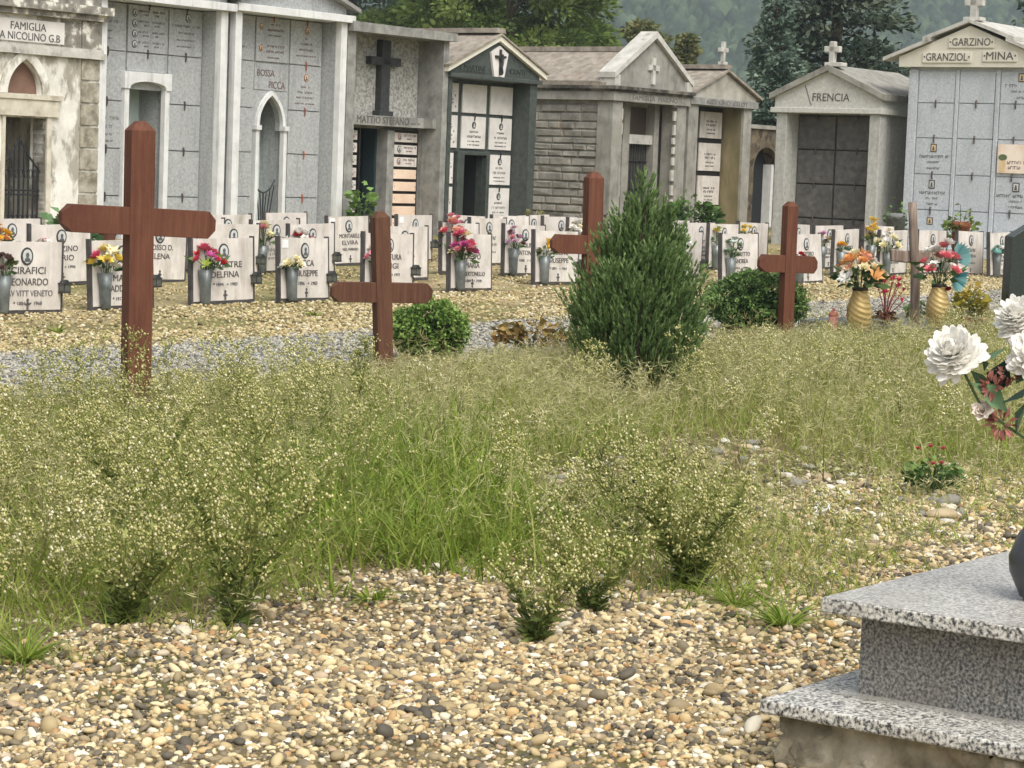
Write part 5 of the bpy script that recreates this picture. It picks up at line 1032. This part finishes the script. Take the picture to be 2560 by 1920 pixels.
lv = [(2440, 900, (1, -.2, .5), .085), (2425, 925, (.8, -.2, -.5), .07), (2475, 1000, (.3, -.3, 1), .12), (2520, 1030, (-.7, -.2, .5), .13), (2540, 960, (.3, -.4, .9), .12), (2500, 1010, (.8, -.1, .6), .11), (2545, 860, (-.4, -.2, -.9), .09), (2540, 1090, (.2, -.2, .9), .1), (2460, 930, (-.2, -.3, .9), .05)]
P = np.array([at(x, y, Y0-.03)[:] for x, y, d, l in lv]); D = np.array([d for x, y, d, l in lv]); Ln = np.array([l for x, y, d, l in lv])
gl = amat('blue_green_leaf', [(0, S(30, 60, 56)), (.5, S(72, 108, 86)), (1, S(110, 142, 104))], .5, .1)
npobj('leaves', npmesh('leaves', *cards(P, D, Ln, Ln*.55, rs.rand(len(P)))[:2], gl, np.repeat(rs.rand(len(P)), 4)), t)
for (x, y, r_) in ((2478, 965, .032), (2522, 935, .03), (2505, 1060, .042)):
    c = np.array(at(x, y, Y0-.05)[:]); n = 46; dd = unit(rs.normal(size=(n, 3))); npobj('red_spray', npmesh('red_spray', *cards(c+dd*r_*.4, dd, r_*rs.uniform(.5, 1, n), .012, rs.rand(n))[:2], amat('dusty_red_spray', [(0, S(140, 84, 76)), (1, S(196, 138, 126))], .7, .1), np.repeat(rs.rand(n), 4)), t)
o = npobj('flower', flower_mesh((226, 216, 206), 'rose'), t); o.location = at(2457, 1030, Y0-.05); o.scale = (.035,)*3; o.rotation_euler = (1.2, 0, -.4)
# ================================================================== WEEDS AND GRASS ON THE NEGLECTED GRAVES
def uvof(px, py):
    q = onpix(px, py); return q@dL, q@dV
edge = np.array(sorted(uvof(x, y) for x, y in [(-300, 1700), (0, 1660), (150, 1640), (300, 1590), (430, 1585), (560, 1560), (700, 1530), (800, 1500), (900, 1470), (1010, 1440), (1150, 1430), (1280, 1450), (1400, 1480), (1550, 1480), (1700, 1530), (1850, 1555), (2000, 1580), (2120, 1560), (2250, 1400)]))
def frontv(u): return np.interp(u, edge[:, 0], edge[:, 1])
def blob(P, px, py, rx, ry):                       # soft patch on the ground round a place
    c = onpix(px, py); return np.exp(-(((P[:, 0]-c[0])/rx)**2+((P[:, 1]-c[1])/ry)**2))
def lowf(P): return 1-.62*np.clip(1.25*blob(P, 2060, 1250, .75, 1.5)+1.1*blob(P, 1450, 1230, .3, .7), 0, 1)
def taper(v): return np.clip(1-(v-8.3)*.36, .34, 1)
def bed(n, vmax=10.15):
    P, u, v = scatter(n, 2.5, 24, 2.2, vmax, 520); e = frontv(u)+.18*np.sin(u*9)+.1*np.sin(u*23)
    jq = onpix(1590, 985); kq = (v > e) & ~((u > uA-.15) & (v < vA+.12)) & (((P[:, 0]-jq[0])/.36)**2+((P[:, 1]-jq[1])/.75)**2 > rs.uniform(.3, 1.1, len(P))); return P[kq], u[kq], v[kq], (v-e)[kq]
def keep(P, d, *o):
    kq = rs.rand(len(P)) < d; return [P[kq]]+[x[kq] for x in o]
def mound(P): return np.clip(1.3*blob(P, 1390, 1205, .16, .4)+1.3*blob(P, 1530, 1175, .16, .45)+1.2*blob(P, 1830, 1125, .3, .5)+1.2*blob(P, 2060, 1225, .22, .45)+.5*blob(P, 2330, 1290, .3, .3)+.6*blob(P, 2080, 1290, .3, .3)+.5*blob(P, 1700, 1130, .4, .3), 0, 1)
grass_m = amat('grass_blade', [(0, S(88, 112, 36)), (.3, S(126, 148, 54)), (.6, S(152, 160, 80)), (.85, S(168, 162, 102)), (1, S(184, 168, 122))], .6, .3)
seed_m = amat('seeding_grass_stem', [(0, S(134, 140, 80)), (.5, S(174, 172, 118)), (1, S(206, 198, 156))], .7, .3)
weed_m = amat('weed_stem_and_leaf', [(0, S(66, 84, 38)), (.3, S(116, 128, 64)), (.65, S(164, 168, 98)), (1, S(194, 190, 128))], .65, .25)
bud_m = amat('weed_flower_head', [(0, S(148, 152, 84)), (.4, S(180, 177, 112)), (.75, S(204, 197, 140)), (.93, S(220, 212, 166)), (1, S(234, 228, 198))], .8, .1)
acc = Acc()
P, u, v, e = bed(230000); g1 = blob(P, 1020, 1330, .6, 1.5)+blob(P, 1050, 1150, .7, 1.8)*.7; g2 = 1.2*blob(P, 1900, 1470, .6, .8)+1.6*blob(P, 2300, 1350, .7, 1.1)+blob(P, 2100, 1420, .4, .6); g3 = blob(P, 120, 1500, .5, 1.0)+.8*blob(P, 330, 1480, .4, .7)+.6*blob(P, 1750, 1500, .35, .4)
d = (.3+.7*wob(u*1.8, v*1.8, 1, 5)*.6+.6*g1+.4*g2+.4*g3)*np.clip(.5+e*1.5, .4, 1)*(1-.88*mound(P)); d *= np.clip(1.25-(P[:, 1]-9)*.045, .6, 1)
P, u, v, e, g1 = keep(P, np.clip(d, 0, 1), u, v, e, g1); n = len(P)
Hh = rs.lognormal(math.log(.125), .42, n)*(1+.5*np.clip(g1, 0, 1))*np.clip(.55+e*.8, .5, 1.15); Hh = np.clip(Hh, .04, .42)*taper(v)*lowf(P)
tone = np.clip(.5-.2*np.clip(g1, 0, 1)+.25*(wob(u*2.3, v*2.3, 1, 9)-.5)+rs.normal(0, .17, n), 0, 1)
acc.add(*blades(P, Hh, rs.uniform(.1, .95, n), rs.uniform(0, 6.283, n), rs.uniform(.0035, .0075, n)*(1+.7*np.clip(g1, 0, 1)), tone, 3, .8))
P, u, v, e = bed(150000); P, u, v, e = keep(P, np.clip((.35+.5*wob(u*3, v*3, 1, 4))*np.clip(1.2-(P[:, 1]-8)*.09, .15, 1)*np.clip(.3+e*1.5, .2, 1)*(1-.8*mound(P)), 0, 1), u, v, e); n = len(P)
acc.add(*blades(P, rs.uniform(.025, .085, n), rs.uniform(.2, 1.4, n), rs.uniform(0, 6.283, n), rs.uniform(.003, .007, n), np.clip(.55+.5*(wob(u*2.1, v*2.1, 1, 2)-.4)+rs.normal(0, .18, n), 0, 1), 2, .8))
V, F, R = acc.get(); tag(npobj('grass', npmesh('grass', V, F, grass_m, R)), 'long unmown green grass over the graves', 'grass', kind='stuff')
# fine seeding grass: thin stem with a loose open head
acc = Acc(); P, u, v, e = bed(52000); gs = (1-.75*np.clip(1.2*blob(P, 1020, 1340, .5, .9), 0, 1))*np.clip(.30+.7*blob(P, 1150, 1000, 1.3, 3.4)+.6*blob(P, 2000, 950, 1.6, 3.0)+.25*blob(P, 200, 1250, .7, 1.5), 0, 1)*np.clip(e*1.1, 0, 1)*(1-.9*mound(P))*np.clip(1.2-.45*blob(P, 250, 1050, .9, 2.5), .2, 1)
P, u, v = keep(P, gs*.8, u, v); n = len(P); Hh = rs.uniform(.14, .4, n)*taper(v)*lowf(P); ln = rs.uniform(.05, .5, n); az = rs.uniform(0, 6.283, n); tn = np.clip(rs.normal(.45, .2, n), 0, 1)
acc.add(*blades(P, Hh, ln, az, np.full(n, .0038), tn, 4, .6))
m_ = 9                                                   # head: fine branchlets
t_ = np.tile(rs.uniform(.55, 1, (n, m_)), 1); dr = .6
out = Hh[:, None]*(ln[:, None]*t_+dr*ln[:, None]*t_**2); up = Hh[:, None]*(t_-.5*ln[:, None]*t_**2*(.6+dr))
B = np.stack([P[:, 0:1]+np.cos(az)[:, None]*out, P[:, 1:2]+np.sin(az)[:, None]*out, P[:, 2:3]+up], -1).reshape(-1, 3)
D = rs.normal(size=(n*m_, 3))*np.array([1, 1, .6])+np.array([0, 0, .35]); acc.add(*cards(B, D, rs.uniform(.02, .07, n*m_), .0042, np.repeat(np.clip(tn+.2, 0, 1), m_), .06))
V, F, R = acc.get(); tag(npobj('seed_grass', npmesh('seed_grass', V, F, seed_m, R)), 'fine pale seeding grass', 'grass', kind='stuff')
P, u, v = scatter(30000, 2.5, 10, 3.6, 6.4, 100); e = v-frontv(u); P, e = keep(P, np.clip(np.exp(-((e+.02)/.3)**2)*(.15+1.1*(wob(P[:, 0]*3, P[:, 1]*3, 1, 7)-.3)), 0, 1), e); n = len(P); P[:, 2] += rs.uniform(.008, .02, n)
D = rs.normal(size=(n, 3))*np.array([1, 1, .15]); Vq, Fq, Rq = cards(P, D, rs.uniform(.01, .045, n), rs.uniform(.003, .011, n), rs.rand(n), .05, rs.normal(size=(n, 3))*.3+np.array([0, 0, 1]))
tag(npobj('dry_litter', npmesh('dry_litter', Vq, Fq, amat('dry_litter', [(0, S(70, 58, 38)), (.4, S(110, 94, 60)), (.7, S(140, 126, 82)), (1, S(122, 126, 70))], .85, .1), Rq)), 'brown dry leaves and bits of stem where weeds meet gravel', 'litter', kind='stuff')
# coarse straw grass with fingered heads, rough and taller at the back
straw_m = amat('straw_grass', [(0, S(112, 108, 66)), (.4, S(150, 142, 96)), (.75, S(184, 170, 126)), (1, S(206, 194, 154))], .75, .25)
acc = Acc(); P, u, v, e = bed(15000, 10.2); P, u, v, e = keep(P, np.clip(.02+.5*np.exp(-((v-9.4)/.75)**2)*(.35+wob(u*1.4, v*2, 1, 8))+.2*blob(P, 1150, 1000, 1.2, 2.5)+.12*blob(P, 2000, 950, 1.4, 2), 0, 1)*np.clip(e, 0, 1), u, v, e); n = len(P)
Hh = rs.uniform(.16, .36, n)*np.clip(.8+.5*(wob(u*3, v*3, 1, 6)-.5), .5, 1.2); ln = rs.uniform(.1, .6, n); az = rs.uniform(0, 6.283, n); tn = np.clip(rs.normal(.5, .22, n), 0, 1); acc.add(*blades(P, Hh, ln, az, np.full(n, .0045), tn*.7, 3, .5))
m_ = 4; out = Hh*(ln+.5*ln); up = Hh*(1-.5*ln*1.1); B = np.repeat(np.stack([P[:, 0]+np.cos(az)*out, P[:, 1]+np.sin(az)*out, P[:, 2]+up], -1), m_, 0)
D = rs.normal(size=(n*m_, 3))*np.array([.8, .8, .4])+np.array([0, 0, .65]); acc.add(*cards(B, D, rs.uniform(.035, .09, n*m_), .0055, np.repeat(tn, m_), .05))
V, F, R = acc.get(); tag(npobj('straw_grass', npmesh('straw_grass', V, F, straw_m, R)), 'coarse straw coloured seeding grass', 'grass', kind='stuff')
P, u, v, e = bed(2600); P, u, v = keep(P, np.clip(.06+.3*(wob(u*1.6, v*1.6, 1, 12) > .58), 0, 1)*np.clip(e, 0, 1), u, v); n = len(P); acc = Acc()
for q_ in range(3):
    acc.add(*blades(P+rs.normal(0, .01, (n, 3))*np.array([1, 1, 0]), rs.uniform(.25, .55, n)*taper(v)*lowf(P), rs.uniform(.05, .7, n), rs.uniform(0, 6.283, n), rs.uniform(.004, .007, n), rs.rand(n), 4, .4))
V, F, R = acc.get(); tag(npobj('dead_stalks', npmesh('dead_stalks', V, F, amat('dead_stalk', [(0, S(70, 76, 42)), (.5, S(104, 100, 62)), (1, S(150, 136, 98))], .8, .1), R)), 'thin bare stalks sticking out of the weeds', 'weeds', kind='stuff')
# branching weeds with many tiny cream heads
def weed_proto(seed, H, nb, sub, spread, nst=1, leafy=1.0):
    r2 = np.random.RandomState(seed); SV = []; leafy = leafy*1.5; acc = Acc(); buds = []
    def seg(p, q, w, tone):
        d = q-p; s_ = unit(np.cross(d, r2.normal(size=3)))*w*.5
        acc.add(np.array([p-s_, p+s_, q+s_*.8, q-s_*.8]), np.array([[0, 1, 2, 3]]), np.full(4, tone))
        s_ = unit(np.cross(d, s_))*w*.5; acc.add(np.array([p-s_, p+s_, q+s_*.8, q-s_*.8]), np.array([[0, 1, 2, 3]]), np.full(4, tone))
    lp, ld, ll, lt = [], [], [], []
    for k_ in range(nst):
        a0 = r2.uniform(0, 6.283); tip = np.array([math.cos(a0)*spread*.5*(nst > 1), math.sin(a0)*spread*.5*(nst > 1), H*r2.uniform(.8, 1.0)]); p = np.zeros(3); pts = [p]
        for i in range(1, 8):
            f_ = i/7; q = tip*np.array([f_**1.3, f_**1.3, f_])+r2.normal(0, .008, 3); seg(p, q, .008*(1-.6*f_), .15+.2*f_); p = q; pts.append(q)
        pts = np.array(pts)
        for i in range(int(38*leafy)):
            f_ = r2.rand()**1.2; j = f_*6.99; q = pts[int(j)]+(pts[int(j)+1]-pts[int(j)])*(j % 1); a = r2.uniform(0, 6.283); lp.append(q); ld.append([math.cos(a), math.sin(a), r2.uniform(-.1, .8)]); ll.append(r2.uniform(.03, .075)*(1.15-.6*f_)); lt.append(r2.uniform(.1, .5))
        for b in range(nb//nst):
            f_ = .12+.86*((b+.5)/(nb//nst)); j = min(6.99, f_*7); q = pts[int(j)]+(pts[int(j)+1]-pts[int(j)])*(j % 1); a = b*2.4+r2.uniform(-.4, .4)
            L = (spread*(1-f_*.75))*r2.uniform(.7, 1.1); an = r2.uniform(.5, .95); e1 = q+np.array([math.cos(a)*L*math.sin(an), math.sin(a)*L*math.sin(an), L*math.cos(an)]); mid = (q+e1)/2+np.array([0, 0, -.1*L])
            seg(q, mid, .0042, .4); seg(mid, e1, .0035, .5)
            for s_ in range(sub):
                g_ = r2.uniform(.25, 1); c = q+(mid-q)*min(1, g_*2)+(e1-mid)*max(0, g_*2-1); dd = unit(r2.normal(size=3)*.7+unit(e1-q)*.6+np.array([0, 0, .5])); l_ = r2.uniform(.02, .07)*(.6+spread); t_ = c+dd*l_; seg(c, t_, .0026, .55)
                for _ in range(r2.randint(1, 5)): buds.append(t_+r2.normal(0, .012, 3))
                if r2.rand() < .8*leafy: lp.append(c); ld.append(r2.normal(size=3)+np.array([0, 0, .4])); ll.append(r2.uniform(.018, .05)); lt.append(r2.uniform(.3, .9))
    acc.add(*cards(np.array(lp), np.array(ld), np.array(ll), np.array(ll)*.18+.0025, np.array(lt)))
    Vq, Fq, Rq = acc.get(); Bq = np.array(buds); nb_ = len(Bq); O = np.array([[1, 0, 0], [0, 1, 0], [-1, 0, 0], [0, -1, 0], [0, 0, 1.25], [0, 0, -1.25]]); OF = np.array([[0, 1, 4], [1, 2, 4], [2, 3, 4], [3, 0, 4], [1, 0, 5], [2, 1, 5], [3, 2, 5], [0, 3, 5]])
    Vb = (Bq[:, None]+O[None]*r2.uniform(.003, .0066, nb_)[:, None, None]).reshape(-1, 3); Fb = (np.arange(nb_)[:, None, None]*6+OF[None]).reshape(-1, 3)
    return (Vq, Fq, Rq), (Vb, Fb, np.repeat(r2.rand(nb_), 6))
protos = [weed_proto(100+i, 1.0, 15+2*(i % 3), 5, .62, 1+(i % 2), .9) for i in range(5)]
P, u, v, e = bed(2600); d = (.17+.95*blob(P, 420, 1120, .85, 2.6)+.7*blob(P, 150, 1250, .6, 1.6)+.8*blob(P, 180, 1470, .45, .7)+.5*blob(P, 2250, 1000, .5, 1.5)+.75*blob(P, 1560, 1250, .5, 1.1)+.35*blob(P, 1900, 960, 1.0, 1.6)+.3*blob(P, 1380, 1450, .4, .5)+.3*blob(P, 250, 1000, .9, 1.6))*np.clip(.3+e*1.0, .2, 1)*(1-.9*mound(P))*(1-.92*np.clip(1.3*blob(P, 1040, 1250, .5, 2.2), 0, 1))
P, u, v, e = keep(P, np.clip(d*.95, 0, 1), u, v, e); a1, a2, LF = Acc(), Acc(), lowf(P)
for i in range(len(P)):
    (Vq, Fq, Rq), (Vb, Fb, Rb) = protos[i % 5]; a = rs.uniform(0, 6.28); s_ = (rs.uniform(.18, .4) if rs.rand() < .8 else rs.uniform(.42, .66))*min(1, .6+e[i]*.4)*float(taper(v[i]))*LF[i]; c, s2 = math.cos(a)*s_, math.sin(a)*s_; M3 = np.array([[c, -s2, 0], [s2, c, 0], [0, 0, s_]]); bs = rs.normal(0, .1)
    a1.add(Vq@M3.T+P[i], Fq, np.clip(Rq+bs, 0, 1))
    cb = Vb.reshape(-1, 6, 3).mean(1); Vb2 = (cb@M3.T)[:, None]+(Vb.reshape(-1, 6, 3)-cb[:, None])*1.0; a2.add(Vb2.reshape(-1, 3)+P[i], Fb, np.clip(Rb+bs, 0, 1))
V, F, R = a1.get(); tag(npobj('weeds', npmesh('weeds', V, F, weed_m, R)), 'tangle of branching weeds on the graves', 'weeds', kind='stuff')
V, F, R = a2.get(); tag(npobj('weed_blossom', npmesh('weed_blossom', V, F, bud_m, R)), 'tiny cream flower heads of the weed tangle', 'weeds', kind='stuff')
low_m = amat('weed_lower_leaf', [(0, S(40, 56, 28)), (.5, S(66, 86, 42)), (1, S(104, 120, 64))], .6, .15)
def weed(label, px, py, H, nb, sub, spread, nst, seed, leafy=1.2):
    t = thing('weed_plant', label, 'weed', gpt(px, py), 0, None); a, b = weed_proto(seed, H, nb, sub, spread, nst, leafy)
    npobj('stems', npmesh('stems', *a[:2], weed_m, np.clip(a[2]-.08, 0, 1)), t); nl = 130 if nst > 1 else 40; r3 = np.random.RandomState(seed+40); aa = r3.uniform(0, 6.283, nl); qq_ = r3.rand(nl)**.6*.07*min(1, H/.4)
    npobj('lower_leaves', npmesh('lower_leaves', *cards(np.stack([qq_*np.cos(aa), qq_*np.sin(aa), r3.uniform(0, .2, nl)*H/.5], -1), np.stack([np.cos(aa), np.sin(aa), r3.uniform(.1, 1.3, nl)], -1), r3.uniform(.02, .05, nl), r3.uniform(.004, .009, nl), aa)[:2], low_m, np.repeat(r3.rand(nl), 4)), t)
    tag(npobj('flower_heads', npmesh('flower_heads', b[0], b[1], bud_m, b[2]), t), kind='stuff')
weed('largest bushy weed with cream heads standing at the gravel edge, left of centre', 590, 1565, .52, 60, 8, .5, 4, 1, 1.8)
weed('tall thin weed rising behind the largest bushy weed', 640, 1440, .68, 30, 7, .42, 1, 2)
weed('dark dense weed with cream heads left of the granite tomb', 1720, 1480, .4, 64, 8, .38, 5, 3, 2.6)
weed('small young weed alone on the gravel in the lower middle', 1340, 1605, .24, 26, 6, .24, 3, 4, 1.6)
weed('pale weed with many cream heads right of the bright green grass', 1560, 1400, .4, 50, 7, .42, 3, 5)
weed('low cream headed weed at the gravel edge on the far left', 300, 1560, .26, 50, 6, .4, 4, 6)
weed('leaning weed with cream heads below the tall cross', 330, 1330, .46, 40, 7, .45, 2, 7)
weed('slender weed with cream heads in front of the leaning cross', 900, 1080, .5, 22, 6, .22, 1, 8)
weed('sparse weed with cream heads between small weed and bright grass', 1480, 1530, .24, 30, 6, .32, 3, 9)
def tuft(label, px, py, n, L, wd, seed):
    r2 = np.random.RandomState(seed); t = thing('grass_tuft', label, 'grass tuft', gpt(px, py)); a = r2.uniform(0, 6.283, n); Pq = np.stack([.03*np.cos(a)*r2.rand(n), .03*np.sin(a)*r2.rand(n), 0*a], -1)
    npobj('blades', npmesh('blades', *blades(Pq, L*r2.uniform(.5, 1.1, n), r2.uniform(.35, 1.3, n), a, wd*r2.uniform(.7, 1.2, n), np.clip(r2.normal(.3, .14, n), 0, 1), 5, .9)[:2], grass_m, np.repeat(np.clip(r2.normal(.3, .14, n), 0, 1), 12)), t)
tuft('broad leaved green grass tuft on the gravel right of the largest weed', 925, 1505, 46, .1, .012, 1)
tuft('green grass tuft on the gravel at the left edge', 60, 1660, 80, .17, .009, 2)
tuft('green grass tuft at the left corner of the granite tomb', 1960, 1570, 80, .17, .009, 3)
tuft('green grass tuft left of the tomb beside the dark weed', 1840, 1520, 60, .18, .008, 4)
tuft('small plant sprouting on the yellow gravel left of the tall cross', 145, 835, 20, .13, .02, 5)
tuft('small weed on the yellow gravel below the number label headstone', 785, 790, 26, .09, .02, 6)
# loose stones on the middle grave and other small things
stone_m = [nmat('field_stone_'+w, [(.3, a), (.7, b)], 8, 7, .9, .4, 40) for w, a, b in (('grey', S(110, 108, 100), S(150, 146, 136)), ('tan', S(150, 132, 104), S(186, 168, 138)), ('pale', S(190, 186, 174), S(214, 210, 200)))]
V0, F0 = ico(2); r2 = random.Random(12); stones_ = [(1480, 1170, .07), (1530, 1150, .06), (1430, 1185, .05), (1370, 1200, .05), (1350, 1225, .045), (1560, 1195, .05), (1810, 1110, .06), (1790, 1135, .07), (1850, 1120, .04), (2060, 1200, .08), (2075, 1225, .05), (1990, 1215, .06), (2150, 1220, .06), (2240, 1255, .06), (2370, 1265, .09), (2350, 1300, .11), (2400, 1290, .06), (2120, 1240, .05), (2290, 1310, .06), (1920, 1130, .05), (2010, 1125, .05), (1640, 1160, .05)]+[(r2.gauss(cx_, 45), r2.gauss(cy_, 22), r2.uniform(.025, .06)) for cx_, cy_ in ((1390, 1205), (1530, 1170), (1830, 1120), (2050, 1220), (2330, 1290)) for _ in range(13)]
r2 = np.random.RandomState(8)
for i, (px, py, sz_) in enumerate(stones_):
    d = sum(.1*np.sin(V0@unit(r2.normal(size=3))*2.3+r2.uniform(0, 6)) for _ in range(4)); Vq = V0*(1+d)[:, None]*sz_*.5*np.array([1.3, .9, .6])*(1+r2.normal(0, .1, 3)); Vq[:, 2] += sz_*.2
    k_ = [0, 1, 2, 0, 1, 0, 2, 0, 1, 1, 2, 0, 1, 0, 0, 1, 0, 2, 1, 1, 2, 0][i % 22]; pos = gpt(px, py)
    o = npobj('stone', npmesh('stone', Vq, F0, stone_m[k_], smooth=True)); o.location = pos; o.rotation_euler = (0, 0, r2.uniform(0, 6))
    tag(o, ['grey rounded stone half hidden in the weeds of the middle grave', 'tan rounded stone half hidden in the weeds of the middle grave', 'pale rounded stone half hidden in the weeds of the middle grave'][k_], 'stone', 'loose stones on the weedy middle grave')
me = MB(); me.add([(-.035, 0, 0), (.03, .01, .005), (.04, .03, .05), (0, .02, .06), (-.03, .03, .045)], [(0, 1, 2, 3, 4)]); me.add([(.0, -.02, .002), (.04, -.01, .002), (.03, .01, .02)], [(0, 1, 2)])
o = me.build('paper_scrap', paper); o.location = gpt(2055, 1290); tag(o, 'crumpled white paper scrap among the stones left of the tomb', 'litter')
t = leafy_clump('flowering_plant', 'dark leaved plant with a few pink blooms on the grave left of the white chrysanthemums', gpt(2330, 1240), .12, .2, 240, .035, box_m2, 12)
for i in range(5):
    o = npobj('flower', flower_mesh((206, 96, 112), 'rose'), t); o.location = (random.uniform(-.1, .1), random.uniform(-.12, -.04), random.uniform(.15, .26)); o.scale = (.02,)*3
# ================================================================== HAZE
hz = MB().box(-600, 600, -45, 1200, -3, 330).build('haze', bpy.data.materials.new('haze_air')); tag(hz, 'thin humid air', 'haze', kind='stuff')
hmn = hz.data.materials[0]; hmn.use_nodes = True; hn_ = hmn.node_tree; hn_.nodes.clear()
pv_ = hn_.nodes.new('ShaderNodeVolumePrincipled'); pv_.inputs['Density'].default_value = .00045; pv_.inputs['Color'].default_value = (.76, .88, 1, 1); pv_.inputs['Anisotropy'].default_value = .2
ov_ = hn_.nodes.new('ShaderNodeOutputMaterial'); hn_.links.new(pv_.outputs[0], ov_.inputs['Volume'])
